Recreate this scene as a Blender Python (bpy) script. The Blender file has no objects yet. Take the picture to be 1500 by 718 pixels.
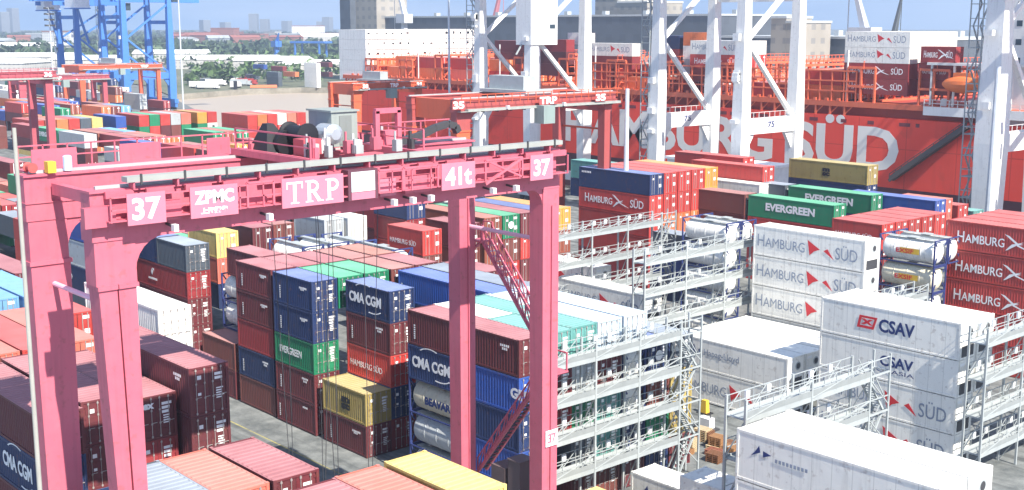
import bpy, math, random
from mathutils import Vector, Matrix
R = math.radians
random.seed(7)
SC = bpy.context.scene
COL = SC.collection

# ------------------------------------------------------------------ camera, sky, sun, exposure
CAMZ, FPX, PITCH, YAW = 33.4, 1802.5, R(10.166), R(-48.444)
cam = bpy.data.objects.new('camera', bpy.data.cameras.new('camera'))
COL.objects.link(cam)
cam.location = (0, 0, CAMZ)
cam.rotation_euler = (R(90) - PITCH, 0, -YAW)
cam.data.sensor_width = 36.0
cam.data.lens = 36.0 * FPX / 1500.0
cam.data.clip_start = 0.5
cam.data.clip_end = 30000
SC.camera = cam

SUN_AZ, SUN_EL = R(-6.5), R(46)            # towards +X, a little +Y
w = bpy.data.worlds.new('World'); SC.world = w; w.use_nodes = True
nt = w.node_tree; nt.nodes.clear()
wo = nt.nodes.new('ShaderNodeOutputWorld'); bg = nt.nodes.new('ShaderNodeBackground')
sky = nt.nodes.new('ShaderNodeTexSky'); sky.sky_type = 'NISHITA'; sky.sun_disc = False
sky.sun_elevation = SUN_EL; sky.sun_rotation = R(90) - SUN_AZ
sky.air_density = 1.0; sky.dust_density = 0.25; sky.ozone_density = 2.0; sky.altitude = 300
tc = nt.nodes.new('ShaderNodeTexCoord'); sx = nt.nodes.new('ShaderNodeSeparateXYZ'); cx = nt.nodes.new('ShaderNodeCombineXYZ')
ad = nt.nodes.new('ShaderNodeMath'); ad.operation = 'ADD'; ad.inputs[1].default_value = 0.30
nt.links.new(tc.outputs['Generated'], sx.inputs[0])
nt.links.new(sx.outputs[0], cx.inputs[0]); nt.links.new(sx.outputs[1], cx.inputs[1])
nt.links.new(sx.outputs[2], ad.inputs[0]); nt.links.new(ad.outputs[0], cx.inputs[2])
nt.links.new(cx.outputs[0], sky.inputs['Vector'])
# thin cloud veil low over the horizon
nz = nt.nodes.new('ShaderNodeTexNoise'); nz.inputs['Scale'].default_value = 3.0; nz.inputs['Detail'].default_value = 6
mp = nt.nodes.new('ShaderNodeMapping'); mp.inputs['Scale'].default_value = (1, 1, 9)
nt.links.new(tc.outputs['Generated'], mp.inputs[0]); nt.links.new(mp.outputs[0], nz.inputs[0])
rp = nt.nodes.new('ShaderNodeValToRGB'); rp.color_ramp.elements[0].position = 0.42; rp.color_ramp.elements[1].position = 0.72
nt.links.new(nz.outputs[0], rp.inputs[0])
ml = nt.nodes.new('ShaderNodeMath'); ml.operation = 'MULTIPLY'; ml.inputs[1].default_value = 0.42
nt.links.new(rp.outputs[0], ml.inputs[0])
mx = nt.nodes.new('ShaderNodeMix'); mx.data_type = 'RGBA'
nt.links.new(ml.outputs[0], mx.inputs['Factor']); nt.links.new(sky.outputs[0], mx.inputs['A'])
mx.inputs['B'].default_value = (5.2, 5.9, 7.0, 1)
nt.links.new(mx.outputs['Result'], bg.inputs[0]); bg.inputs[1].default_value = 0.125
nt.links.new(bg.outputs[0], wo.inputs[0])

sl = bpy.data.lights.new('sun', 'SUN'); sl.energy = 4.7; sl.angle = R(0.5); sl.color = (1.0, 0.94, 0.84)
so = bpy.data.objects.new('sun', sl); COL.objects.link(so)
sd = Vector((math.cos(SUN_EL) * math.cos(SUN_AZ), math.cos(SUN_EL) * math.sin(SUN_AZ), math.sin(SUN_EL)))
so.rotation_euler = sd.to_track_quat('Z', 'Y').to_euler(); so.location = (0, 0, 90)
SC.view_settings.view_transform = 'Standard'; SC.view_settings.look = 'None'
SC.view_settings.gamma = 1.0; SC.view_settings.exposure = 1.05
SC.cycles.max_bounces = 6; SC.cycles.volume_bounces = 0

# pixel of the 1500-wide photograph -> world point on a plane (used to measure the layout)
_F = Vector((math.sin(YAW) * math.cos(PITCH), math.cos(YAW) * math.cos(PITCH), -math.sin(PITCH)))
_Rt = Vector((math.cos(YAW), -math.sin(YAW), 0)); _U = _Rt.cross(_F)
def _ray(u, v): return _F + _Rt * (u - 750) / FPX - _U * (v - 359) / FPX
def at(u, v, z):
    d = _ray(u, v); return Vector((0, 0, CAMZ)) + d * ((z - CAMZ) / d.z)
def atY(u, v, y):
    d = _ray(u, v); return Vector((0, 0, CAMZ)) + d * (y / d.y)

# ------------------------------------------------------------------ materials
MATS = {}
def newmat(name):
    m = bpy.data.materials.new(name); m.use_nodes = True
    return m, m.node_tree, m.node_tree.nodes['Principled BSDF']
def N(nt, t, **k):
    n = nt.nodes.new(t)
    for a, b in k.items(): setattr(n, a, b)
    return n
def paint(name, rgb, rough=0.5, dirt=0.35, rust=0.0, sky_sheen=0.0, var=0.12, scale=1.0, metal=0.0, seam=0):
    """weathered paint: per-object shade, blotches, run-off streaks, rust specks"""
    if name in MATS: return MATS[name]
    m, nt, b = newmat(name); L = nt.links.new
    tc = N(nt, 'ShaderNodeTexCoord'); oi = N(nt, 'ShaderNodeObjectInfo')
    off = N(nt, 'ShaderNodeVectorMath', operation='SCALE'); off.inputs['Scale'].default_value = 90
    cb = N(nt, 'ShaderNodeCombineXYZ'); L(oi.outputs['Random'], cb.inputs[0]); L(oi.outputs['Random'], cb.inputs[1])
    L(cb.outputs[0], off.inputs[0])
    add = N(nt, 'ShaderNodeVectorMath', operation='ADD'); L(tc.outputs['Object'], add.inputs[0]); L(off.outputs[0], add.inputs[1])
    n1 = N(nt, 'ShaderNodeTexNoise'); n1.inputs['Scale'].default_value = 0.55 * scale; n1.inputs['Detail'].default_value = 7; n1.inputs['Roughness'].default_value = 0.65
    L(add.outputs[0], n1.inputs['Vector'])
    mp = N(nt, 'ShaderNodeMapping'); mp.inputs['Scale'].default_value = (3.2, 3.2, 0.22); L(add.outputs[0], mp.inputs[0])
    n2 = N(nt, 'ShaderNodeTexNoise'); n2.inputs['Scale'].default_value = 1.0 * scale; n2.inputs['Detail'].default_value = 4; L(mp.outputs[0], n2.inputs['Vector'])
    base = N(nt, 'ShaderNodeRGB'); base.outputs[0].default_value = (*rgb, 1)
    hs = N(nt, 'ShaderNodeHueSaturation'); L(base.outputs[0], hs.inputs['Color'])
    mr = N(nt, 'ShaderNodeMapRange'); L(oi.outputs['Random'], mr.inputs[0]); mr.inputs[3].default_value = 1 - var; mr.inputs[4].default_value = 1 + var
    L(mr.outputs[0], hs.inputs['Value'])
    # blotchy fading
    r1 = N(nt, 'ShaderNodeValToRGB'); r1.color_ramp.elements[0].position = 0.35; r1.color_ramp.elements[1].position = 0.75; L(n1.outputs[0], r1.inputs[0])
    f1 = N(nt, 'ShaderNodeMath', operation='MULTIPLY'); L(r1.outputs[0], f1.inputs[0]); f1.inputs[1].default_value = dirt * 0.55
    m1 = N(nt, 'ShaderNodeMix', data_type='RGBA'); L(f1.outputs[0], m1.inputs['Factor']); L(hs.outputs[0], m1.inputs['A'])
    lum = sum(rgb) / 3
    m1.inputs['B'].default_value = (rgb[0] * .5 + .5 * min(.5, lum + .10), rgb[1] * .5 + .5 * min(.5, lum + .09), rgb[2] * .5 + .5 * min(.5, lum + .08), 1)
    # streaks of grime
    r2 = N(nt, 'ShaderNodeValToRGB'); r2.color_ramp.elements[0].position = 0.52; r2.color_ramp.elements[1].position = 0.78; L(n2.outputs[0], r2.inputs[0])
    f2 = N(nt, 'ShaderNodeMath', operation='MULTIPLY'); L(r2.outputs[0], f2.inputs[0]); f2.inputs[1].default_value = dirt
    m2 = N(nt, 'ShaderNodeMix', data_type='RGBA'); L(f2.outputs[0], m2.inputs['Factor']); L(m1.outputs['Result'], m2.inputs['A'])
    m2.inputs['B'].default_value = (rgb[0] * .42 + .03, rgb[1] * .42 + .025, rgb[2] * .42 + .02, 1)
    out = m2.outputs['Result']
    if rust > 0:
        n3 = N(nt, 'ShaderNodeTexNoise'); n3.inputs['Scale'].default_value = 2.6 * scale; n3.inputs['Detail'].default_value = 8; L(add.outputs[0], n3.inputs['Vector'])
        r3 = N(nt, 'ShaderNodeValToRGB'); r3.color_ramp.elements[0].position = 0.60; r3.color_ramp.elements[1].position = 0.68; L(n3.outputs[0], r3.inputs[0])
        f3 = N(nt, 'ShaderNodeMath', operation='MULTIPLY'); L(r3.outputs[0], f3.inputs[0]); f3.inputs[1].default_value = rust
        m3 = N(nt, 'ShaderNodeMix', data_type='RGBA'); L(f3.outputs[0], m3.inputs['Factor']); L(out, m3.inputs['A'])
        m3.inputs['B'].default_value = (.16, .07, .035, 1); out = m3.outputs['Result']
    if sky_sheen > 0:  # sky reflected off the top, painted in as a paler tint of the colour
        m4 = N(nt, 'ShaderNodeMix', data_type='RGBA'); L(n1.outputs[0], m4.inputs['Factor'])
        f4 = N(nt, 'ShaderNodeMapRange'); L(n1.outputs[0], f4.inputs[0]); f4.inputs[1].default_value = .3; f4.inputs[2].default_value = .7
        f4.inputs[3].default_value = sky_sheen * .75; f4.inputs[4].default_value = min(1, sky_sheen * 1.2); L(f4.outputs[0], m4.inputs['Factor'])
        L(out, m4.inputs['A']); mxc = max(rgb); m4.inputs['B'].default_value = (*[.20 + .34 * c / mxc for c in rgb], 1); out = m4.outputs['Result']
    if seam:       # welded plate joints, a thin dark line every few metres
        sp = N(nt, 'ShaderNodeSeparateXYZ'); L(tc.outputs['Object'], sp.inputs[0]); acc = None
        for ax, per in ((0, seam), (2, seam * 1.45 if seam > 2 else 50)):
            d = N(nt, 'ShaderNodeMath', operation='DIVIDE'); L(sp.outputs[ax], d.inputs[0]); d.inputs[1].default_value = per
            f = N(nt, 'ShaderNodeMath', operation='FRACT'); L(d.outputs[0], f.inputs[0])
            g = N(nt, 'ShaderNodeMath', operation='LESS_THAN'); L(f.outputs[0], g.inputs[0]); g.inputs[1].default_value = .05 / per if seam < 2 else .16 / per
            if acc is None: acc = g.outputs[0]
            else: mm = N(nt, 'ShaderNodeMath', operation='MAXIMUM'); L(acc, mm.inputs[0]); L(g.outputs[0], mm.inputs[1]); acc = mm.outputs[0]
        k = N(nt, 'ShaderNodeMath', operation='MULTIPLY'); L(acc, k.inputs[0]); k.inputs[1].default_value = .35
        m5 = N(nt, 'ShaderNodeMix', data_type='RGBA'); L(k.outputs[0], m5.inputs['Factor']); L(out, m5.inputs['A']); m5.inputs['B'].default_value = (*[c * .35 for c in rgb], 1); out = m5.outputs['Result']
    L(out, b.inputs['Base Color'])
    bp = N(nt, 'ShaderNodeBump'); bp.inputs['Strength'].default_value = .35; bp.inputs['Distance'].default_value = .05
    n9 = N(nt, 'ShaderNodeTexNoise'); n9.inputs['Scale'].default_value = 1.1; n9.inputs['Detail'].default_value = 2; L(add.outputs[0], n9.inputs['Vector']); L(n9.outputs[0], bp.inputs['Height']); L(bp.outputs[0], b.inputs['Normal'])
    rr = N(nt, 'ShaderNodeMapRange'); L(n1.outputs[0], rr.inputs[0]); rr.inputs[3].default_value = rough - .1; rr.inputs[4].default_value = min(1, rough + .25)
    L(rr.outputs[0], b.inputs['Roughness']); b.inputs['Metallic'].default_value = metal
    MATS[name] = m; return m
def flat(name, rgb, rough=0.6, metal=0.0):
    if name in MATS: return MATS[name]
    m, nt, b = newmat(name); L = nt.links.new
    tc = N(nt, 'ShaderNodeTexCoord'); n1 = N(nt, 'ShaderNodeTexNoise'); n1.inputs['Scale'].default_value = 1.3; n1.inputs['Detail'].default_value = 5
    L(tc.outputs['Object'], n1.inputs['Vector'])
    mr = N(nt, 'ShaderNodeMix', data_type='RGBA'); L(n1.outputs[0], mr.inputs['Factor'])
    mr.inputs['A'].default_value = (*[c * .78 for c in rgb], 1); mr.inputs['B'].default_value = (*[min(1, c * 1.18) for c in rgb], 1)
    L(mr.outputs['Result'], b.inputs['Base Color']); b.inputs['Roughness'].default_value = rough; b.inputs['Metallic'].default_value = metal
    MATS[name] = m; return m

CC = {  # container colours (albedo)
 'maroon': (.135, .022, .028), 'brown': (.17, .045, .036), 'rust brown': (.26, .07, .04), 'red': (.47, .038, .030), 'dark red': (.26, .022, .026),
 'orange': (.66, .16, .045), 'salmon': (.62, .15, .10), 'navy': (.012, .030, .105), 'blue': (.022, .075, .33), 'light blue': (.16, .38, .66),
 'slate': (.075, .095, .12), 'green': (.006, .19, .085), 'teal': (.10, .30, .27), 'khaki': (.40, .30, .085), 'yellow': (.72, .52, .16),
 'white': (.86, .845, .785), 'grey': (.42, .45, .46), 'cream': (.68, .62, .46), 'amber': (.70, .30, .035), 'pale blue': (.52, .62, .70)}
def cmat(c):
    if c == 'white': return paint('paint_white', CC[c], .5, .36, .26, 0, .05, seam=1.22)
    return paint('paint_' + c.replace(' ', '_'), CC[c], .5, .42, .30, 0, .18)
def rmat(c):  # roof paint, lightened per colour to imitate reflected sky light
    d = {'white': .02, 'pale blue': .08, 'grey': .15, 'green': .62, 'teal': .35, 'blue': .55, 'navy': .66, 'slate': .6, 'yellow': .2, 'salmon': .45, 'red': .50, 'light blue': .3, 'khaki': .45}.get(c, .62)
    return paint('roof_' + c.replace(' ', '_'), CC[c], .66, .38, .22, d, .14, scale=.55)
STEEL = flat('galvanised_steel', (.40, .43, .43), .6, .1)
DKSTEEL = flat('dark_steel', (.05, .05, .055), .6)
WHITE = flat('white_paint', (.84, .85, .85), .45)
BLACK = flat('black_paint', (.012, .012, .016), .5)
ROD = flat('lock_rod_steel', (.40, .36, .34), .5, .3)
PINK = paint('crane_pink', (.55, .115, .165), .5, .34, .26, 0, .05)
PINKPALE = paint('sign_pink', (.62, .19, .26), .45, .12, 0, 0, .03)
ORCRANE = paint('crane_orange', (.66, .115, .045), .45, .2, .1, 0, .04)
REDCRANE = paint('crane_red', (.38, .075, .07), .45, .2, .1, 0, .04)
WCRANE = paint('crane_white', (.82, .82, .80), .45, .30, .16, 0, .03)
ROSE = paint('crane_rose', (.46, .085, .11), .5, .3, .2, 0, .04)
BCRANE = paint('crane_blue', (.055, .19, .56), .42, .15, .05, 0, .05)
SIGNW = flat('lettering_white', (.86, .86, .86), .5)
LGREY = flat('lettering_slate', (.26, .30, .38), .6)
LRED = flat('lettering_red', (.66, .03, .04), .5)
LNAVY = flat('lettering_navy', (.02, .04, .16), .5)
LYEL = flat('lettering_yellow', (.75, .48, .05), .5)
GLASS = flat('window_glass', (.04, .06, .08), .15)
TRAY = flat('cable_tray_grey', (.33, .345, .32), .6)

# ------------------------------------------------------------------ mesh builder
class MB:
    def __init__(s): s.v = []; s.f = []; s.m = []
    def quad(s, a, b, c, d, m=0):
        i = len(s.v); s.v += [tuple(a), tuple(b), tuple(c), tuple(d)]; s.f.append((i, i + 1, i + 2, i + 3)); s.m.append(m)
    def poly(s, pts, m=0):
        i = len(s.v); s.v += [tuple(p) for p in pts]; s.f.append(tuple(range(i, i + len(pts)))); s.m.append(m)
    def box(s, x0, y0, z0, x1, y1, z1, m=0, taper=0, top=None):
        i = len(s.v)
        s.v += [(x0, y0, z0), (x1, y0, z0), (x1, y1, z0), (x0, y1, z0), (x0, y0, z1), (x1, y0, z1), (x1, y1, z1), (x0, y1, z1)]
        for k, q in enumerate([(0, 3, 2, 1), (4, 5, 6, 7), (0, 1, 5, 4), (1, 2, 6, 5), (2, 3, 7, 6), (3, 0, 4, 7)]):
            s.f.append(tuple(i + j for j in q)); s.m.append(top if (top is not None and k == 1) else m)
        return s
    def frust(s, c0, a0, b0, c1, a1, b1, m=0):
        """tapered box: bottom rect half sizes a0 x b0 centred c0, top a1 x b1 at c1"""
        i = len(s.v)
        for c, a, b in ((c0, a0, b0), (c1, a1, b1)):
            s.v += [(c[0] - a, c[1] - b, c[2]), (c[0] + a, c[1] - b, c[2]), (c[0] + a, c[1] + b, c[2]), (c[0] - a, c[1] + b, c[2])]
        for q in [(0, 3, 2, 1), (4, 5, 6, 7), (0, 1, 5, 4), (1, 2, 6, 5), (2, 3, 7, 6), (3, 0, 4, 7)]:
            s.f.append(tuple(i + j for j in q)); s.m.append(m)
        return s
    def bar(s, p, q, r, m=0, r2=None, n=4):
        p, q = Vector(p), Vector(q); d = (q - p).normalized()
        up = Vector((0, 0, 1)) if abs(d.z) < .95 else Vector((1, 0, 0))
        a = d.cross(up).normalized(); b = a.cross(d); i = len(s.v); r2 = r if r2 is None else r2
        ph = math.pi / 4 if n == 4 else 0
        for c, rad in ((p, r), (q, r2)):
            for k in range(n):
                t = ph + 2 * math.pi * k / n
                s.v.append(tuple(c + (a * math.cos(t) + b * math.sin(t)) * rad * (1.414 if n == 4 else 1)))
        for k in range(n):
            s.f.append((i + k, i + (k + 1) % n, i + n + (k + 1) % n, i + n + k)); s.m.append(m)
        s.f.append(tuple(i + k for k in reversed(range(n)))); s.m.append(m)
        s.f.append(tuple(i + n + k for k in range(n))); s.m.append(m)
        return s
    def lathe(s, prof, axis, o, n=20, m=0):
        """profile [(t, r)] along axis 'x','y' or 'z' from o"""
        i = len(s.v); ax = 'xyz'.index(axis)
        for t, r in prof:
            for k in range(n):
                a = 2 * math.pi * k / n; p = [0, 0, 0]
                p[ax] = t; p[(ax + 1) % 3] = r * math.cos(a); p[(ax + 2) % 3] = r * math.sin(a)
                s.v.append((o[0] + p[0], o[1] + p[1], o[2] + p[2]))
        for j in range(len(prof) - 1):
            for k in range(n):
                s.f.append((i + j * n + k, i + j * n + (k + 1) % n, i + (j + 1) * n + (k + 1) % n, i + (j + 1) * n + k)); s.m.append(m)
        s.f.append(tuple(i + k for k in reversed(range(n)))); s.m.append(m)
        s.f.append(tuple(i + (len(prof) - 1) * n + k for k in range(n))); s.m.append(m)
        return s
    def mesh(s, name, mats, smooth=False):
        me = bpy.data.meshes.new(name); me.from_pydata(s.v, [], s.f)
        for mm in mats: me.materials.append(mm)
        me.polygons.foreach_set('material_index', s.m)
        if smooth: me.polygons.foreach_set('use_smooth', [True] * len(s.f))
        me.update(); return me
def link(name, me, parent=None, loc=(0, 0, 0), rot=(0, 0, 0)):
    o = bpy.data.objects.new(name, me); COL.objects.link(o); o.location = loc; o.rotation_euler = rot
    if parent is not None: o.parent = parent
    return o
USED = {}
def tag(o, label, cat, group=None, kind=None):
    USED.setdefault(label, []).append(o.name)
    o['label'] = label; o['category'] = cat
    if group: o['group'] = group
    if kind: o['kind'] = kind
    return o
def thing(name, label, cat, loc=(0, 0, 0), rotz=0, group=None):
    o = link(name, None, None, loc, (0, 0, rotz)); o.empty_display_size = .5
    return tag(o, label, cat, group)
def part(name, mb, mat, parent, loc=(0, 0, 0), smooth=False, rot=(0, 0, 0)):
    return link(name, mb.mesh(name, mat if isinstance(mat, (list, tuple)) else [mat], smooth), parent, loc, rot)
def struct(name, mb, mat, label):
    o = part(name, mb, mat, None); o['kind'] = 'structure'; o['label'] = label; o['category'] = name.replace('_', ' '); return o

FC = {}
def txt(parent, text, mat, pos, w, h, face='y', bold=0.0, name='lettering'):
    """text filling a w x h box whose lower left corner is pos; face 'y' looks to -Y, 'x' looks to +X"""
    key = (text, mat.name, bold)
    if key not in FC:
        c = bpy.data.curves.new('lettering', 'FONT'); c.body = text; c.size = 1.0; c.offset = bold; c.extrude = 0.004; c.resolution_u = 3
        c.materials.append(mat); t = bpy.data.objects.new('tmp', c); COL.objects.link(t); bpy.context.view_layer.update()
        bb = [Vector(b) for b in t.bound_box]
        mm_ = bpy.data.meshes.new_from_object(t.evaluated_get(bpy.context.evaluated_depsgraph_get())); mm_.name = 'lettering'
        FC[key] = (mm_, min(b.x for b in bb), min(b.y for b in bb), max(b.x for b in bb), max(b.y for b in bb)); bpy.data.objects.remove(t)
    c, x0, y0, x1, y1 = FC[key]
    o = link(name, c, parent); sx_, sy_ = w / (x1 - x0), h / (y1 - y0); o.scale = (sx_, sy_, 1)
    if face == 'y': o.rotation_euler = (R(90), 0, 0); o.location = (pos[0] - x0 * sx_, pos[1], pos[2] - y0 * sy_)
    else: o.rotation_euler = (R(90), 0, R(90)); o.location = (pos[0], pos[1] - x0 * sx_, pos[2] - y0 * sy_)
    return o
PC = {}
def logo(parent, key, polys, mat, pos, s=1.0, face='y', name='emblem', t=.006):
    """flat emblem of 2D polygons, built a few millimetres thick"""
    k = (key, face)
    if k not in PC:
        mb = MB()
        for pl in polys:
            t += .0012; P = [((a, -t, b) if face == 'y' else (t, a, b)) for a, b in pl]; Q = [((a, 0, b) if face == 'y' else (0, a, b)) for a, b in pl]
            mb.poly(P)
            for i in range(len(P)): mb.quad(P[i], Q[i], Q[(i + 1) % len(P)], P[(i + 1) % len(P)])
        PC[k] = mb.mesh(name, [mat])
    o = link(name, PC[k], parent, pos); o.scale = (s, s, s) if face == 'y' else (s, s, s); return o
def arc(cx, cy, r0, r1, a0, a1, n=8):
    o = [(cx + r0 * math.cos(R(a0 + (a1 - a0) * i / n)), cy + r0 * .42 * math.sin(R(a0 + (a1 - a0) * i / n))) for i in range(n + 1)]
    p = [(cx + r1 * math.cos(R(a0 + (a1 - a0) * i / n)), cy + r1 * .42 * math.sin(R(a0 + (a1 - a0) * i / n)) ) for i in range(n + 1)]
    return [[o[i], o[i + 1], p[i + 1], p[i]] for i in range(n)]

# ------------------------------------------------------------------ containers
W = 2.438; L40 = 12.192; L20 = 6.058; HS = 2.591; HC = 2.896
def body_mb(L, h, lod, reefer):
    mb = MB(); p = .16
    if lod == 2:
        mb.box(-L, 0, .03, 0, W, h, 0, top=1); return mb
    # corner posts and rails
    for x in (-L, -p):
        for y in (0, W - p): mb.box(x, y, 0.012, x + p, y + p, h - .012, 0)
    for y in (0, W - .11):
        mb.box(-L + p, y, .05, -p, y + .11, .20, 0); mb.box(-L + p, y, h - .16, -p, y + .11, h - .03, 0, top=1)
    mb.box(-L, p, .02, -L + .12, W - p, h - .03, 0)              # rear wall
    mb.box(-.13, p, .02, -.02, W - p, .14, 0); mb.box(-.13, p, h - .14, -.02, W - p, h - .02, 0, top=1)   # door sill / header
    mb.box(-L + p, .12, .06, -p, W - .12, .12, 0)                # floor
    d = .035 if (lod == 0 and not reefer) else 0.0
    if d:
        n = int((L - 2 * p) / .28); st = (L - 2 * p) / n
        for side in (0, 1):
            xs = []
            for i in range(n):
                x = -L + p + i * st
                for a, b in ((0, .03), (.25, .03), (.5, .03 + d), (.75, .03 + d)): xs.append((x + a * st, b))
            xs.append((-p, .03))
            for (xa, da), (xb, db) in zip(xs[:-1], xs[1:]):
                ya, yb = (da, db) if side == 0 else (W - da, W - db)
                q = [(xa, ya, .2), (xb, yb, .2), (xb, yb, h - .16), (xa, ya, h - .16)]
                mb.poly(q if side == 0 else q[::-1], 0)
    else:
        for y, s in ((.025, 1), (W - .025, -1)):
            q = [(-L + p, y, .2), (-p, y, .2), (-p, y, h - .16), (-L + p, y, h - .16)]
            mb.poly(q if s == 1 else q[::-1], 0)
    zr = h - .045
    if lod == 0 and not reefer:
        n = int((L - .3) / .42); st = (L - .3) / n; pr = []
        for i in range(n):
            x = -L + .15 + i * st; pr += [(x, zr), (x + st * .35, zr), (x + st * .5, zr + .03), (x + st * .85, zr + .03)]
        pr.append((-.15, zr))
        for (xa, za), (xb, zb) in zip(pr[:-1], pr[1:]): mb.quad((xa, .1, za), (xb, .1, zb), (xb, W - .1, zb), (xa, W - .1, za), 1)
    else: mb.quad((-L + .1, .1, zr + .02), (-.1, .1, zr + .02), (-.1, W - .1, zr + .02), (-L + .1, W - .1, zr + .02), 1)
    for x in (-L, -.18):                                            # corner castings on the roof
        for y in (0, W - .16): mb.box(x, y, h - .012, x + .18, y + .16, h, 0, top=1)
    return mb
def door_mb(h, k):
    """one leaf; k=0 near leaf, 1 far leaf; slots: 0 paint, 1 white plates, 2 dark gasket"""
    mb = MB(); y0 = .17 + k * 1.055; y1 = y0 + 1.04
    mb.box(-.11, y0, .14, -.06, y1, h - .14, 0)
    n = 4; st = (h - .5) / n
    for i in range(n): mb.box(-.06, y0 + .09, .25 + i * st, -.035, y1 - .09, .25 + i * st + st * .62, 0)
    mb.box(-.105, y0 - .012, .13, -.05, y0, h - .13, 2)
    for i in range(4): mb.box(-.06, (y0 if k == 0 else y1 - .09), .3 + i * (h - .7) / 3, -.02, (y0 + .09 if k == 0 else y1), .42 + i * (h - .7) / 3, 0)
    return mb
def plates_mb(h, k, seed):
    rnd = random.Random(seed); mb = MB(); y0 = .17 + k * 1.055
    if k == 1:
        z = h - .5
        for i in range(rnd.randint(2, 3)): mb.box(-.034, y0 + .35, z - .16, -.028, y0 + .35 + rnd.uniform(.4, .6), z, 0); z -= .24
        z = h * .52
        for i in range(rnd.randint(4, 7)): mb.box(-.034, y0 + .42, z - .07, -.028, y0 + .42 + rnd.uniform(.3, .5), z, 0); z -= .14
    else:
        mb.box(-.034, y0 + .33, h - .75, -.028, y0 + .58, h - .52, 0)
        if rnd.random() < .6: mb.box(-.034, y0 + .35, h * .42, -.028, y0 + .55, h * .42 + .16, 0)
    return mb
def rod_mb(h, y):
    mb = MB(); mb.bar((-.012, y, .1), (-.012, y, h - .1), .02, 0, n=6)
    for z in (.18, h * .36, h * .66, h - .2): mb.box(-.04, y - .05, z - .05, .006, y + .05, z + .05, 0)
    mb.bar((.005, y, h * .38), (.005, y + .3, h * .38), .016, 0, n=4)
    return mb
def doors_far_mb(h):
    mb = MB(); mb.box(-.11, .17, .14, -.06, W - .17, h - .14, 0)
    for y in (.42, .82, 1.58, 1.98): mb.bar((-.03, y, .1), (-.03, y, h - .1), .028, 1, n=4)
    mb.box(-.07, W / 2 - .02, .14, -.05, W / 2 + .02, h - .14, 3)
    mb.box(-.055, 1.62, h - .55, -.035, 2.1, h - .3, 2); mb.box(-.055, 1.7, h * .35, -.035, 2.1, h * .5, 2); mb.box(-.055, .55, h - .7, -.035, .78, h - .5, 2)
    return mb
def reefer_unit_mb(h):
    mb = MB(); mb.box(-.12, .17, .12, -.03, W - .17, h - .12, 0)
    mb.box(-.03, .35, .2, .0, W - .35, 1.05, 1); mb.box(-.03, .4, 1.2, -.005, 1.05, 1.6, 3)
    mb.lathe([(0, .36), (.03, .36), (.03, .30)], 'x', (-.03, W * .62, h - .85), 16, 2); mb.lathe([(0, .27), (.045, .25)], 'x', (-.03, W * .62, h - .85), 14, 1)
    mb.box(-.03, .3, h - .5, -.01, .9, h - .3, 3)
    return mb
MC = {}
def cached(key, fn):
    if key not in MC: MC[key] = fn()
    return MC[key]
KINDW = {'S': 'container', 'H': 'high container', 'R': 'refrigerated container', 'T': 'tank container'}
COUNT = [0]; FARBOX = []      # FARBOX: beyond the three hundred that show largest, built as one mass
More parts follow.
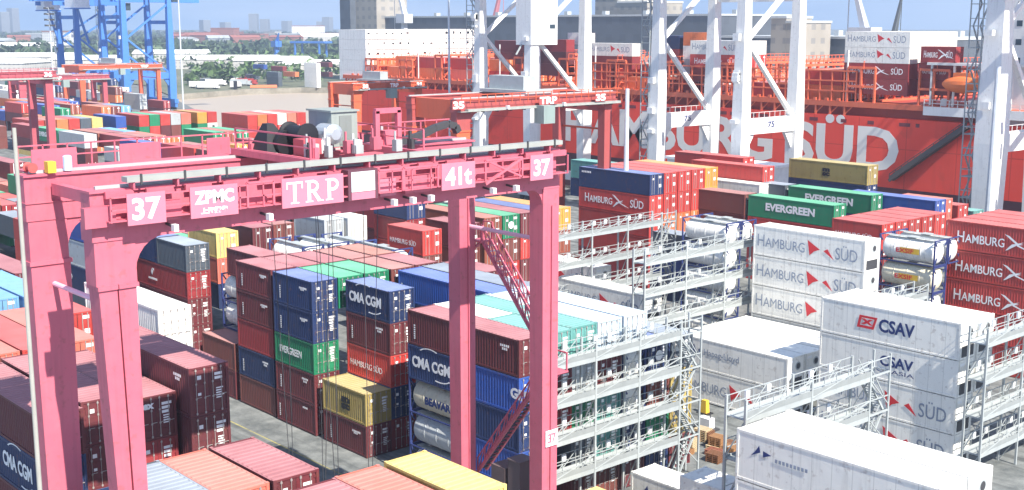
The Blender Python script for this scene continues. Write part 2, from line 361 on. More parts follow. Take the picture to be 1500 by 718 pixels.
MASS = {tuple(int(q) for q in s_.split(',')) for s_ in ('-623,363,0 -623,363,2 -623,363,5 -617,354,0 -617,354,5 -612,362,0 -612,362,2 -612,362,5 -606,391,0 -606,391,2 -606,391,5 -606,391,8 -606,391,10 -590,3'\
    '56,0 -590,356,2 -590,356,5 -590,356,10 -585,358,0 -585,358,2 -585,358,5 -585,358,8 -585,358,10 -576,355,0 -576,355,2 -575,365,0 -575,365,2 -575,365,5 '\
    '-570,355,0 -570,355,2 -570,355,5 -570,355,8 -570,358,0 -570,358,2 -570,358,5 -570,358,8 -562,367,0 -562,367,2 -562,367,8 -560,370,0 -560,370,2 -560,37'\
    '0,5 -560,370,8 -287,95,7 -287,95,10 -286,93,5 -286,93,7 -285,90,7 -285,90,10 -284,88,5 -284,88,7 -266,98,7 -266,101,5 -266,101,7 -266,101,10 -266,103,'\
    '5 -266,103,7 -266,106,5 -266,106,7 -266,108,5 -266,108,7 -266,111,5 -266,111,7 -266,117,5 -266,117,7 -266,122,5 -266,125,5 -266,127,5 -266,130,5 -266,'\
    '132,5 -266,137,5 -266,139,5 -266,139,7 -250,141,5 -250,143,5 -250,143,7 -250,146,5 -250,146,7 -250,149,5 -250,149,7 -250,151,5 -250,151,7 -250,154,5 -'\
    '250,154,7 -238,93,5 -238,93,7 -225,93,5 -214,94,6 -201,94,7 -160,186,23 -157,94,7 -153,186,21 -151,84,2 -151,84,5 -151,84,7 -151,86,5 -151,86,7 -151,8'\
    '9,5 -151,91,5 -151,91,7 -151,94,7 -151,97,5 -151,97,7 -149,54,7 -149,57,10 -144,84,10 -144,94,7 -143,52,2 -143,54,5 -143,54,7 -143,57,7 -143,57,10 -14'\
    '3,60,5 -143,60,7 -143,62,10 -143,65,7 -143,65,10 -143,185,25 -143,188,25 -138,84,5 -138,84,7 -138,84,10 -138,86,7 -138,86,10 -138,89,5 -138,89,7 -138,'\
    '91,7 -138,94,5 -138,94,7 -138,97,10 -137,52,10 -137,57,10 -130,52,5 -130,52,7 -130,52,10 -130,54,10 -130,57,10 -130,60,10 -130,62,7 -130,62,10 -130,65'\
    ',7 -130,65,10 -125,84,5 -125,84,7 -125,84,10 -125,86,7 -125,89,10 -125,91,10 -125,94,10 -125,97,10 -118,57,7 -118,60,7 -118,62,5 -118,62,7 -118,65,5 -'\
    '114,46,0 -114,46,2 -113,86,5 -113,89,5 -113,89,7 -113,91,5 -113,91,7 -113,94,5 -113,94,7 -113,97,5 -113,97,7 -110,62,5 -110,62,7 -110,64,5 -110,64,7 -'\
    '109,70,7 -109,73,7 -108,185,21 -108,185,24 -108,185,27 -103,133,10 -102,35,7 -99,84,0 -99,84,2 -99,84,5 -99,86,0 -99,86,2 -99,91,5 -99,91,7 -99,94,2 -'\
    '99,94,5 -99,113,5 -99,115,5 -99,118,5 -99,118,7 -99,121,5 -99,121,7 -99,121,10 -98,131,9 -97,54,2 -97,57,6 -97,57,8 -97,74,5 -97,128,7 -94,130,7 -93,3'\
    '0,7 -92,32,7 -90,91,2 -89,88,0 -89,88,2 -87,138,7 -85,32,5 -85,32,7 -81,130,5 -81,130,7 -79,120,2 -79,120,5 -77,24,7 -77,27,7 -77,29,5 -77,29,7 -77,65'\
    ',7 -77,85,2 -76,35,5 -76,35,8 -75,136,7 -74,133,7 -74,139,6 -74,141,5 -73,144,4 -73,144,7 -70,60,5 -70,60,7 -70,63,7 -68,112,5 -66,68,5 -66,68,7 -64,5'\
    '4,7 -63,22,2 -63,25,5 -62,27,5 -61,30,0 -61,30,2 -61,30,5 -60,134,5 -60,134,7 -59,94,0 -59,107,0 -59,107,2 -58,52,0 -49,54,0 -46,22,7 -46,24,7 -46,27,'\
    '7 -46,139,7 -46,139,10 -41,56,0 -39,24,7 -39,24,10 -39,27,7 -39,29,7 -39,32,7 -28,52,0 -28,52,2 -28,54,5').split()}


def container(x, y, z, L, typ, col, label, mark=None, lod=1, group='shipping containers stacked in the yard', seed=0):
    h = HC if typ in 'HR' else HS
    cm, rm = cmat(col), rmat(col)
    COUNT[0] += 1
    if (int(x), int(y), int(z)) in MASS: FARBOX.append((x, y, z, L, h, col)); return None
    if typ == 'T': return tank(x, y, z, col, label, mark, lod)
    if lod == 2:
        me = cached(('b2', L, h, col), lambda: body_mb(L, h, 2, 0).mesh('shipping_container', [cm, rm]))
        o = link('shipping_container', me, None, (x, y, z)); tag(o, label, 'container', group)
        if mark: MARK[mark](o, L, h)
        return o
    t = thing('shipping_container', label, 'container', (x, y, z), 0, group)
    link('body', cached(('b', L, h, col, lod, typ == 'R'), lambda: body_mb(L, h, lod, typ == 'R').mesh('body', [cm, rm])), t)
    if typ == 'R':
        link('refrigeration_unit', cached(('ru', h, col), lambda: reefer_unit_mb(h).mesh('refrigeration_unit', [cm, DKSTEEL, STEEL, WHITE])), t)
    elif lod == 0:
        for k in (0, 1):
            d = link('door', cached(('d', h, col, k), lambda: door_mb(h, k).mesh('door', [cm, WHITE, BLACK])), t)
            link('door_marking', cached(('pl', h, k, seed % 3), lambda: plates_mb(h, k, seed % 3 + k * 7).mesh('door_marking', [WHITE])), d)
            for yy in ((.42, .95) if k == 0 else (1.45, 1.98)):
                link('lock_rod', cached(('rod', h, yy), lambda: rod_mb(h, yy).mesh('lock_rod', [ROD])), d)
    else:
        link('door', cached(('df', h, col), lambda: doors_far_mb(h).mesh('door', [cm, ROD, WHITE, BLACK])), t)
    if mark: MARK[mark](t, L, h)
    return t
def tank(x, y, z, col, label, mark, lod):
    h = HS; L = L20
    t = thing('tank_container', label, 'tank', (x, y, z), 0, 'tank containers')
    def fr():
        mb = MB(); p = .13
        for xx in (-L, -p):
            for yy in (0, W - p): mb.box(xx, yy, .01, xx + p, yy + p, h - .01)
            mb.box(xx + .01, p, .01, xx + p - .01, W - p, .13); mb.box(xx + .01, p, h - .13, xx + p - .01, W - p, h - .01)
            mb.bar((xx + p / 2, .1, .1), (xx + p / 2, .55, h * .32), .05); mb.bar((xx + p / 2, W - .1, .1), (xx + p / 2, W - .55, h * .32), .05)
            mb.bar((xx + p / 2, .1, h - .1), (xx + p / 2, .5, h * .74), .05); mb.bar((xx + p / 2, W - .1, h - .1), (xx + p / 2, W - .5, h * .74), .05)
        for yy in (0, W - .09): mb.box(-L + p, yy, .02, -p, yy + .09, .12)
        return mb.mesh('frame', [flat('tank_frame_navy', (.03, .045, .16), .5)])
    def sh():
        mb = MB(); r = 1.12; n = 6
        pr = [(-L + .1 + .38 * (1 - math.cos(R(90) * i / n)), r * math.sin(R(90) * i / n) if i else .02) for i in range(n + 1)]
        for xb in (-4.4, -3.0, -1.6): pr += [(xb - .5, r), (xb - .1, r), (xb - .06, r), (xb - .05, r + .02), (xb + .05, r + .02), (xb + .06, r), (xb + .1, r), (xb + .5, r)]
        pr += [(-.1 - .38 * (1 - math.cos(R(90) * i / n)), r * math.sin(R(90) * i / n) if i else .02) for i in range(n, -1, -1)]
        mb.lathe(pr, 'x', (0, W / 2, h / 2), 24); return mb.mesh('vessel', [cmat(col)], True)
    def wk():
        mb = MB(); mb.box(-L + .3, .5, h - .06, -.3, 1.0, h - .02)
        mb.lathe([(0, .3), (.12, .3), (.14, .25)], 'z', (-L / 2, W / 2, h - .18), 14); mb.box(-L / 2 - .5, 1.0, h - .06, -L / 2 + .5, 1.6, h - .03); return mb.mesh('catwalk', [STEEL])
    link('frame', cached('tf', fr), t); link('vessel', cached(('tv', col), sh), t); link('catwalk', cached('tw', wk), t)
    if mark: MARK[mark](t, L, h)
    return t

def m_hsw(t, L, h):
    f = L / L40
    txt(t, 'H', LGREY, (-L + .5 * f, -.001, .95), .78 * f, 1.12); txt(t, 'AMBURG', LGREY, (-L + 1.4 * f, -.001, .95), 4.45 * f, .9); txt(t, 'SÜD', LGREY, (-L + 9.15 * f, -.001, .80), 2.3 * f, 1.35)
    logo(t, 'hsw', [[(0, 1.35), (.25, -.05), (.72, .38), (1.35, .62)], [(1.75, .55), (2.15, .78), (2.85, -.12)]], LRED, (-L + 6.15 * f, -.001, .85), 1.0)
def swoosh(): return [[(0, 1.35), (.45, 1.25), (1.35, .62), (1.9, .58), (1.3, .42)], [(1.95, .80), (1.25, .42), (.35, -.15), (.15, -.2), (.75, .45)], [(1.3, .5), (2.9, -.1), (2.2, .05), (1.25, .36)]]
def m_hsr(t, L, h):
    f = L / L40
    txt(t, 'H', SIGNW, (-L + 1.1 * f, -.001, .85), .72 * f, 1.08, bold=.01); txt(t, 'AMBURG', SIGNW, (-L + 1.92 * f, -.001, .85), 4.0 * f, .85, bold=.01); txt(t, 'SÜD', SIGNW, (-3.2 * f, -.001, .82), 2.2 * f, 1.2, bold=.01)
    logo(t, 'hsr', swoosh(), SIGNW, (-L + 5.9 * f, -.001, .8), 1.0)
def m_ever(t, L, h):
    if L < 8: txt(t, 'EVERGREEN', SIGNW, (-L + .8, -.001, 1.0), 3.4, .62, bold=.02)
    else: txt(t, 'EVERGREEN', SIGNW, (-L + 2.6, -.001, .95), 7.0, .95, bold=.045)
def m_cma(t, L, h):
    f = min(1, L / 9)
    txt(t, 'CMA CGM', SIGNW, (-L + .75 * f, -.001, 1.0), 4.4, .85, bold=.035)
    logo(t, 'cma', arc(2.1, 1.2, 1.35, 1.2, 50, 150) + arc(3.2, .1, 1.45, 1.3, -35, -110), SIGNW, (-L + .75 * f, -.001, .9), 1.0)
def m_csav(t, L, h):
    txt(t, 'CSAV', LNAVY, (-L + 5.35, -.001, 1.0), 3.1, 1.05, bold=.03)
    logo(t, 'csav', [[(0, 0), (1.25, 0), (1.45, .2), (.25, .2)], [(.3, .82), (1.65, .82), (1.75, 1.0), (.3, 1.0)], [(0, 0), (.2, .0), (.45, 1.0), (.2, 1.0)], [(1.3, .0), (1.5, .0), (1.8, 1.0), (1.6, 1.0)], [(.35, .3), (.7, .3), (1.4, .75), (1.1, .75)], [(.35, .75), (.7, .75), (1.4, .3), (1.1, .3)]], LRED, (-L + 3.4, -.001, 1.05), 1.0)
def m_csav2(t, L, h):
    txt(t, 'CSAV', LNAVY, (-L + 5.6, -.001, 1.25), 2.9, .85, bold=.03); txt(t, 'NORASIA', LNAVY, (-L + 4.6, -.001, .75), 4.0, .3)
def m_hapag(t, L, h):
    txt(t, 'Hapag-Lloyd', LGREY, (-L + 3.2, -.001, 1.25), 3.9, .75, bold=.012)
    logo(t, 'hap', [[(0, 0), (.95, 0), (.55, .9), (.35, .55)], [(1.05, .45), (1.5, .75), (1.3, 0)]], LNAVY, (-L + 1.5, -.001, 1.35), 1.0)
def m_msc(t, L, h):
    f = L / L40; x = -L * .56
    for s, zz in (('m', 1.28), ('sc', .72)): txt(t, s, BLACK, (x, -.001, zz), 1.15, .5, bold=.07)
def m_seaco(t, L, h): txt(t, 'GESEACO', SIGNW, (-L + 5.2, -.001, 1.1), 4.6, .75, bold=.04)
def m_co(t, L, h): txt(t, 'C O', LNAVY, (-L + 6.5, -.001, 1.1), 1.6, .7, bold=.04)
def m_cosco(t, L, h): txt(t, 'COSCO', SIGNW, (-L + 3, -.001, 1.0), 5.5, .8, bold=.03)
def dashes(t, mat, x, z, n=5, s=1.0):
    logo(t, 'dash%d' % n + mat.name, [[(i * .24, 0), (i * .24 + .16, 0), (i * .24 + .16, .2), (i * .24, .2)] for i in range(n)], mat, (x, -.001, z), s, name='marking')
def m_small(t, L, h): dashes(t, SIGNW, -L + .5, h - .7, 6, 1.2)
def m_id(t, L, h):
    k = int(abs(t.location.x + t.location.y + t.location.z)) % 3
    dashes(t, SIGNW, -1.9, h - .62 - .1 * k, 4 + k, .8)
    if k: dashes(t, SIGNW, -1.7, h - .95, 3, .8)
    logo(t, 'vlogo', [[(0, i * .2), (.2, i * .2), (.2, i * .2 + .13), (0, i * .2 + .13)] for i in range(7)], SIGNW, (-L + .45 + .3 * k, -.001, .5), .8, name='marking')
def m_wl(t, L, h):
    txt(t, 'WAN HAI', SIGNW, (-L + 2.5, -.001, .95), 4.5, .7, bold=.03)
def m_logo(t, L, h):
    logo(t, 'dot', [[(0, .35), (.25, .75), (.5, .35), (.25, .0)], [(.35, .8), (.7, .45), (.75, .75)]], SIGNW, (-L * .62, -.001, 1.3), .9)
    dashes(t, SIGNW, -L * .62 - .6, .85, 8)
def m_rx(t, L, h):
    logo(t, 'rx', [[(0, 0), (.7, .35), (.6, .75), (.3, .3)], [(.9, .1), (1.5, .35), (.9, .5)]], LNAVY, (-L + 1.0, -.001, 1.6), .9)
    dashes(t, LGREY, -L + 2.6, 1.6, 9)
def m_kend(t, L, h): txt(t, 'K LINE', SIGNW, (.03, .3, h - .75), 1.8, .4, 'x', .04)
def m_tex(t, L, h): txt(t, 'tex', SIGNW, (.03, .2, h - .75), .9, .42, 'x', .05)
def m_kl(t, L, h):
    txt(t, 'K LINE', flat('lettering_cream', (.7, .6, .4)), (-5.5, -.001, .8), 3.4, 1.1, bold=.045)
def m_cma2(t, L, h): txt(t, 'CMA CGM', SIGNW, (-5.9, -.001, 1.0), 4.4, .9, bold=.035); logo(t, 'cma', arc(2.1, 1.2, 1.35, 1.2, 50, 150) + arc(3.2, .1, 1.45, 1.3, -35, -110), SIGNW, (-5.9, -.001, .9), 1.0)
def m_exsif(t, L, h):
    # flat decal panel on the vessel's side, tangent to the shell
    def mk():
        mb = MB(); mb.box(-.9, -.006, .0, 1.2, 0, .55, 0); return mb.mesh('decal', [LYEL])
    link('decal', cached('exd', mk), t, (-2.9, .085, .98)); txt(t, 'EXSIF', LRED, (-4.2, .08, 1.0), 1.9, .45, bold=.03)
def m_beaver(t, L, h): txt(t, 'BEAVAR', LNAVY, (-4.2, .08, .95), 3.0, .6, bold=.05)
def m_red20(t, L, h): txt(t, 'HAMBURG SÜD', SIGNW, (-L + .5, -.001, .85), 4.4, .6)
def m_white(t, L, h): logo(t, 'ring', [[(.5 * math.cos(R(a)) , .5 * math.sin(R(a))) for a in range(0, 360, 30)]], SIGNW, (.03, 1.2, 1.45), .8, 'x'); dashes(t, SIGNW, -L + 1.5, 1.3, 8, 1.4)
MARK = dict(hsw=m_hsw, hsr=m_hsr, ever=m_ever, cma=m_cma, csav=m_csav, csav2=m_csav2, hapag=m_hapag, msc=m_msc, seaco=m_seaco, co=m_co,
            cosco=m_cosco, small=m_small, id=m_id, wl=m_wl, logo=m_logo, rx=m_rx, kend=m_kend, tex=m_tex, kl=m_kl, cma2=m_cma2, exsif=m_exsif, beaver=m_beaver, red20=m_red20, cap=m_white)
MTXT = dict(hsw='HAMBURG SÜD marked', hsr='HAMBURG SÜD lettered', ever='EVERGREEN lettered', cma='CMA CGM lettered', csav='CSAV lettered', csav2='CSAV lettered', hapag='Hapag-Lloyd lettered',
            seaco='GESEACO lettered', cma2='CMA CGM lettered', red20='HAMBURG SÜD lettered')
LEV = {1: '', 2: 'topmost|lower', 3: 'topmost|second down|lowest', 4: 'topmost|second down|third down|lowest', 5: 'topmost|second down|third down|fourth down|lowest',
       6: 'topmost|second down|third down|fourth down|fifth down|lowest'}
SHORT = {'H': '', 'S': '', 'R': 'refrigerated ', 'T': 'tank '}
def stack(xe, y, L, ztop, items, where, lod=1):
    """items from the top down: 'colour/type/mark'"""
    z = ztop; lv = LEV[len(items)].split('|') if len(items) > 1 else ['']
    for i, it in enumerate(items):
        c, typ, mk = (it.split('/') + [None, None])[:3]; typ = typ or 'S'; mk = mk or None
        h = HC if typ in 'HR' else HS; z -= h
        b = MTXT.get(mk, '')
        words = MTXT.get(mk)
        lab = f"{c} {SHORT[typ]}container"
        if len(items) > 1: lab += f", {lv[i]}"
        lab += ' ' + where
        if len(lab.split()) > 16: print('LONG', lab)
        container(xe, y, z, L, typ, c, lab, mk, lod, seed=int(abs(xe * 3 + y * 7 + i * 5)))

# ------------------------------------------------------------------ ground, water, far land
def ground_mat(name, c1, c2, sc, stain=.5):
    m, nt, b = newmat(name); L = nt.links.new
    tc = N(nt, 'ShaderNodeTexCoord'); a = N(nt, 'ShaderNodeTexNoise'); a.inputs['Scale'].default_value = sc; a.inputs['Detail'].default_value = 9; a.inputs['Roughness'].default_value = .7
    L(tc.outputs['Object'], a.inputs['Vector']); r = N(nt, 'ShaderNodeValToRGB'); L(a.outputs[0], r.inputs[0])
    r.color_ramp.elements[0].position = .35; r.color_ramp.elements[0].color = (*c1, 1); r.color_ramp.elements[1].position = .68; r.color_ramp.elements[1].color = (*c2, 1)
    mp = N(nt, 'ShaderNodeMapping'); mp.inputs['Scale'].default_value = (.04, .9, 1); L(tc.outputs['Object'], mp.inputs[0])
    n = N(nt, 'ShaderNodeTexNoise'); n.inputs['Scale'].default_value = 1; n.inputs['Detail'].default_value = 6; L(mp.outputs[0], n.inputs['Vector'])
    q = N(nt, 'ShaderNodeValToRGB'); q.color_ramp.elements[0].position = .5; q.color_ramp.elements[1].position = .7; L(n.outputs[0], q.inputs[0])
    f = N(nt, 'ShaderNodeMath', operation='MULTIPLY'); L(q.outputs[0], f.inputs[0]); f.inputs[1].default_value = stain
    x = N(nt, 'ShaderNodeMix', data_type='RGBA'); L(f.outputs[0], x.inputs['Factor']); L(r.outputs[0], x.inputs['A']); x.inputs['B'].default_value = (*[c * .45 for c in c1], 1)
    L(x.outputs['Result'], b.inputs['Base Color']); b.inputs['Roughness'].default_value = .9; return m
ASPH = ground_mat('yard_paving', (.09, .10, .10), (.25, .26, .25), .45, .75)
mb = MB()
yard = [(120, -60), (120, 178), (-300, 178), (-420, 184), (-436, 226), (-548, 268), (-640, 300), (-1400, 420), (-1400, -60)]
mb.poly([(x, y, 0) for x, y in yard]); n = len(yard)
for i in range(1, 7): a, b2 = yard[i], yard[i + 1]; mb.quad((*a, 0), (*b2, 0), (*b2, -4), (*a, -4), 0)
struct('yard_ground', mb, ASPH, 'grey concrete paving of the container yard with worn wheel tracks')
wm, nt, b = newmat('river_water'); b.inputs['Base Color'].default_value = (.42, .35, .27, 1); b.inputs['Roughness'].default_value = .45
n1 = N(nt, 'ShaderNodeTexNoise'); n1.inputs['Scale'].default_value = .35; n1.inputs['Detail'].default_value = 6; bp = N(nt, 'ShaderNodeBump'); bp.inputs['Strength'].default_value = .35; bp.inputs['Distance'].default_value = .4
tcw = N(nt, 'ShaderNodeTexCoord'); nt.links.new(tcw.outputs['Object'], n1.inputs['Vector']); nt.links.new(n1.outputs[0], bp.inputs['Height']); nt.links.new(bp.outputs[0], b.inputs['Normal'])
mb = MB(); mb.quad((-2600, 100, -2.4), (900, 100, -2.4), (900, 2600, -2.4), (-2600, 2600, -2.4)); struct('river_water', mb, wm, 'muddy brown river water of the dock basin')
QUAYC = ground_mat('far_quay_concrete', (.20, .18, .14), (.36, .33, .27), .12, .3)
LAND = ground_mat('far_land', (.09, .11, .06), (.20, .19, .13), .012, .2)
mb = MB()
fl = [(-548.5, 268.4), (-572, 322), (-566, 352), (-540, 372), (-300, 560), (2500, 900), (6000, 7000), (-7000, 7000), (-7000, -500), (-1400.5, -500), (-1400.5, 420.4), (-640.5, 300.4)]
mb.poly([(x, y, .4) for x, y in fl])
for i in range(0, 5): a, b2 = fl[i], fl[i + 1]; mb.quad((*b2, .4), (*a, .4), (*a, -3.2), (*b2, -3.2), 1)
struct('far_shore_ground', mb, [LAND, QUAYC], 'far shore land with a pale concrete quay edge')
mb = MB()
for y0 in (48.85,):
    mb.quad((-320, y0, .004), (60, y0, .004), (60, y0 + .14, .004), (-320, y0 + .14, .004))
mb.quad((-320, 39.3, .004), (60, 39.3, .004), (60, 39.5, .004), (-320, 39.5, .004))
struct('lane_markings', mb, ground_mat('marking_yellow_worn', (.17, .165, .12), (.50, .43, .12), 1.5, .3), 'yellow lines painted along the truck lane')
mb = MB(); mb.box(-320, 44.1, .0, 60, 45.7, .03); struct('crane_runway', mb, ground_mat('runway_concrete', (.20, .21, .22), (.34, .36, .37), .5, .5), 'concrete runway strip for the gantry wheels')
mb = MB(); mb.box(-420, 176.6, 0, 120, 177.9, .35); struct('quay_kerb', mb, QUAYC, 'concrete kerb along the quay edge')

# ------------------------------------------------------------------ near containers
ROWS = [52.3, 54.75, 57.4, 60.1, 62.7, 65.3, 67.9]
# block inside the gantry, nearest the camera
stack(-46.9, 24.46, L20, 13.0, ['salmon/S', 'maroon/S'], 'at the front with a bright red roof', 0)
stack(-46.9, 27.1, L20, 13.0, ['maroon/S', 'maroon/S'], 'at the front right of the red roof', 0)
stack(-46.9, 22.0, L20, 13.0, ['slate/S', 'maroon/S'], 'at the front beside the crane leg', 0)
stack(-39.4, 27.0, L20, 13.0, ['maroon/S', 'red/S'], 'at the very bottom edge of the yard', 0)
stack(-39.5, 29.5, L20, 13.0, ['salmon/S', 'dark red/S'], 'beside the khaki-yellow roof in front', 0)
stack(-39.6, 32.35, L20, 13.0, ['yellow/S', 'khaki/S'], 'in front of the right crane legs', 0)
stack(-39.4, 24.4, L20, 13.0, ['dark red/S', 'maroon/S'], 'under the bottom edge by red roof', 0)
stack(-61.6, 30.5, L40, 14.48, ['maroon/H/id', 'maroon/H', 'maroon/H', 'maroon/H', 'brown/H'], 'with its doors beside the truck lane', 0)
stack(-62.8, 27.8, L40, 13.0, ['maroon/S/tex', 'dark red/S', 'maroon/S'], 'with tex on its stack doors', 0)
stack(-63.9, 25.2, L40, 13.1, ['maroon/S', 'maroon/S', 'navy/S'], 'between the left crane legs', 0)
stack(-63.2, 22.6, L40, 13.0, ['maroon/S/kend', 'navy/S/cma2', 'maroon/S', 'brown/S'], 'in the stack at the left edge', 0)
stack(-76.2, 35.7, L40, 14.48, ['white/H/co', 'grey/H', 'maroon/H'], 'marked C O behind the pink crane leg', 0)
stack(-77.4, 24.4, L40, 13.0, ['salmon/S', 'maroon/S'], 'with a peach roof at the left edge', 1)
stack(-77.4, 27.0, L40, 13.0, ['red/S', 'maroon/S'], 'with a coral roof at the left edge', 1)
stack(-77.4, 29.55, L40, 13.0, ['salmon/S', 'white/S', 'maroon/S'], 'peeping out right of the left leg', 1)
stack(-85.3, 32.6, L20, 13.0, ['red/S', 'maroon/S', 'maroon/S'], 'between the two left crane legs', 1)
stack(-93.5, 30.2, L40, 13.0, ['light blue/S', 'blue/S'], 'with a sky blue roof at the left', 1)
stack(-92.6, 32.9, L40, 13.0, ['light blue/S', 'slate/S'], 'just behind the sky blue roof', 1)
stack(-102.5, 35.6, L40, 13.0, ['maroon/S', 'dark red/S'], 'above the sky blue roofs', 1)
stack(-114.5, 46.6, L40, 15.2, ['blue/S', 'grey/S', 'navy/S/cosco', 'slate/S', 'rust brown/S', 'maroon/S'], 'seen between the left crane legs', 1)
# block beyond the truck lane
stack(-58.3, 52.3, L40, 13.0, ['maroon/S/id'], 'with a pale roof over the GESEACO one', 0)
stack(-64.45, 52.3, L20, 10.4, ['navy/S/cma', 'cream/T/beaver', 'grey/T', 'white/T'], 'under the long maroon one', 0)
stack(-58.3, 52.3, L20, 10.4, ['blue/S/seaco', 'navy/S', 'blue/S', 'red/S/red20'], 'behind the red crane stairs', 0)
stack(-76.1, 52.3, L20, 5.2, ['khaki/S/msc', 'maroon/S/id'], 'in the low stack beside the lane', 0)
stack(-76.1, 54.75, L20, 13.0, ['navy/S/cma', 'maroon/S/id', 'red/S/red20', 'navy/S', 'dark red/S'], 'behind the low khaki one', 0)
stack(-83.2, 52.2, L20, 13.0, ['navy/S/id', 'navy/S/id', 'green/S/ever', 'maroon/S/id', 'maroon/S/id'], 'in the tall tower mid lane', 0)
stack(-89.7, 52.3, L20, 13.0, ['maroon/S/id', 'maroon/S/id', 'dark red/S', 'navy/S/id', 'brown/S'], 'left of the tall navy tower', 0)
stack(-96.5, 52.3, L20, 5.2, ['brown/S', 'maroon/S'], 'in the low stack left of the maroon tower', 0)
stack(-105.1, 52.3, L20, 13.0, ['slate/S'], 'with a grey roof on the emblem marked dark red one', 0)
stack(-111.3, 52.3, L20, 13.0, ['navy/S'], 'behind the slate one under the girder', 0)
stack(-105.1, 52.3, L40, 10.41, ['dark red/S/logo', 'maroon/S', 'maroon/S'], 'behind the white C O one', 0)
stack(-97.0, 54.75, L20, 10.4, ['white/T', 'white/T', 'slate/S'], 'peeping out left of the maroon tower', 0)
stack(-97.6, 57.4, L20, 11.2, ['salmon/S', 'maroon/S'], 'left of the maroon tower', 1)
stack(-109.6, 57.9, L20, 13.0, ['yellow/S', 'salmon/S', 'navy/S'], 'standing end-on under the girder', 1)
stack(-110.0, 62.2, L20, 13.0, ['maroon/S', 'maroon/S', 'dark red/S'], 'right of the yellow door end', 1)
stack(-110.4, 64.9, L20, 13.0, ['brown/S', 'maroon/S', 'maroon/S'], 'second right of the yellow door end', 1)
stack(-109.5, 70.5, L20, 13.0, ['grey/S', 'slate/S'], 'behind the white tanks', 1)
stack(-109.2, 73.3, L20, 13.0, ['white/S/rx', 'grey/S'], 'behind the white tanks', 1)
for i, (xe, y) in enumerate(((-97.2, 60.1), (-97.0, 62.8), (-96.2, 65.4), (-90.4, 65.4))):
    stack(xe, y, L20, 13.0, ['white/T'], ['nearest of the tanks above the pink roofs', 'in the middle of the tanks by pink roofs', 'at the back of the tanks by pink roofs', 'at the right of the tanks by pink roofs'][i], 0)
for (xe, y, c, ph) in ((-89.4, 54.75, 'maroon', 'behind the left edge of the navy tower'), (-83.2, 54.75, 'green', 'right behind the tall navy tower'), (-89.4, 57.4, 'maroon', 'two rows behind the maroon tower'),
                       (-83.2, 57.4, 'green', 'in the second row behind the navy tower'), (-89.4, 60.1, 'brown', 'three rows behind the maroon tower'), (-83.2, 60.1, 'brown', 'behind the second green roof'),
                       (-95.7, 54.75, 'maroon', 'one row behind the maroon tower'), (-83.4, 62.8, 'maroon', 'behind the pale brown roof by the blue one'), (-77.0, 65.3, 'maroon', 'behind the long blue one'), (-89.6, 62.8, 'rust brown', 'in front of the white tanks')):
    stack(xe, y, L20, 13.0, [c + '/S', 'maroon/S'] if xe > -80 else [c + '/S'], ph, 0)
stack(-70.4, 60.35, L40, 13.0, ['blue/S/id', 'navy/S', 'blue/S'], 'behind the pink crane leg', 0)
stack(-70.6, 63.0, L40, 13.0, ['slate/S', 'blue/S'], 'just behind the long blue one', 1)
stack(-64.45, 54.75, L20, 13.0, ['white/S', 'maroon/S'], 'with a white roof behind the crane leg', 0)
stack(-58.3, 54.75, L20, 13.0, ['teal/S', 'maroon/S', 'dark red/S'], 'with an aqua roof behind the stairs', 0)
stack(-66.8, 68.6, L40, 10.4, ['maroon/S/id', 'maroon/S'], 'behind the top of the crane stairs', 1)
# ends seen through the reefer rack
stack(-58.4, 57.25, L40, 13.0, ['teal/S', 'grey/S', 'green/S', 'slate/S', 'maroon/S'], 'first right of the pink leg', 0)
stack(-58.4, 59.75, L40, 13.0, ['pale blue/S', 'maroon/S', 'teal/S', 'teal/S', 'brown/S'], 'second right of the pink leg', 0)
stack(-58.4, 62.4, L40, 13.0, ['pale blue/S', 'white/T', 'white/T', 'navy/S', 'maroon/S'], 'third right of the pink leg', 0)
stack(-58.4, 65.0, L40, 10.6, ['navy/S/cap', 'brown/S', 'green/S', 'navy/S'], 'fourth right of the pink leg', 0)
stack(-58.4, 67.6, L40, 10.6, ['slate/S', 'khaki/S', 'khaki/S', 'maroon/S'], 'last in the rack before the gap', 0)
# reefer blocks on the right
stack(-59.2, 83.3, L40, 5.85, ['white/R/hapag', 'white/R/hsw'], 'beside the open ground', 0)
for i, yy in enumerate((85.85, 88.4, 90.95)):
    stack(-59.2, yy, L40, 5.85, ['white/R'], ['first row behind the Hapag-Lloyd one', 'second row behind the Hapag-Lloyd one', 'third row behind the Hapag-Lloyd one'][i], 0)
stack(-59.4, 94.4, L40, 14.55, ['white/R/hsw', 'white/R/hsw', 'white/R/hsw', 'white/R', 'white/R'], 'in the tall HAMBURG SÜD stack', 0)
stack(-44.2, 83.6, L40, 11.62, ['white/R/csav', 'white/R/csav2', 'white/R/hsw', 'white/R/hsw'], 'in the CSAV stack', 0)
stack(-44.2, 86.15, L40, 11.62, ['white/R', 'white/R'], 'behind the CSAV one', 0)
stack(-28.0, 52.1, L40, 11.62, ['white/R/rx', 'white/R', 'white/R', 'white/R'], 'in the stack nearest on the right', 0)
stack(-28.0, 54.65, L40, 11.62, ['white/R', 'white/R'], 'in the second row nearest on the right', 0)
stack(-49.2, 60.0, L20, 2.93, ['white/R/rx'], 'standing alone on the ground by the rack', 0)
stack(-41.4, 56.0, L20, 5.85, ['white/R', 'white/R/rx'], 'in the low stack left of the big white one', 0)
stack(-49.2, 54.2, L20, 2.7, ['yellow/S'], 'low beside the rack foot', 0)
stack(-77.2, 85.3, L40, 7.95, ['white/R/hsw', 'white/R'], 'right of the pink leg behind the rack', 0)
stack(-90.0, 91.6, L40, 7.95, ['white/R/hsw', 'white/R'], 'farther back behind the upper racks', 1)
stack(-89.6, 88.4, L40, 5.2, ['grey/R', 'maroon/S'], 'beneath the upper racks', 1)
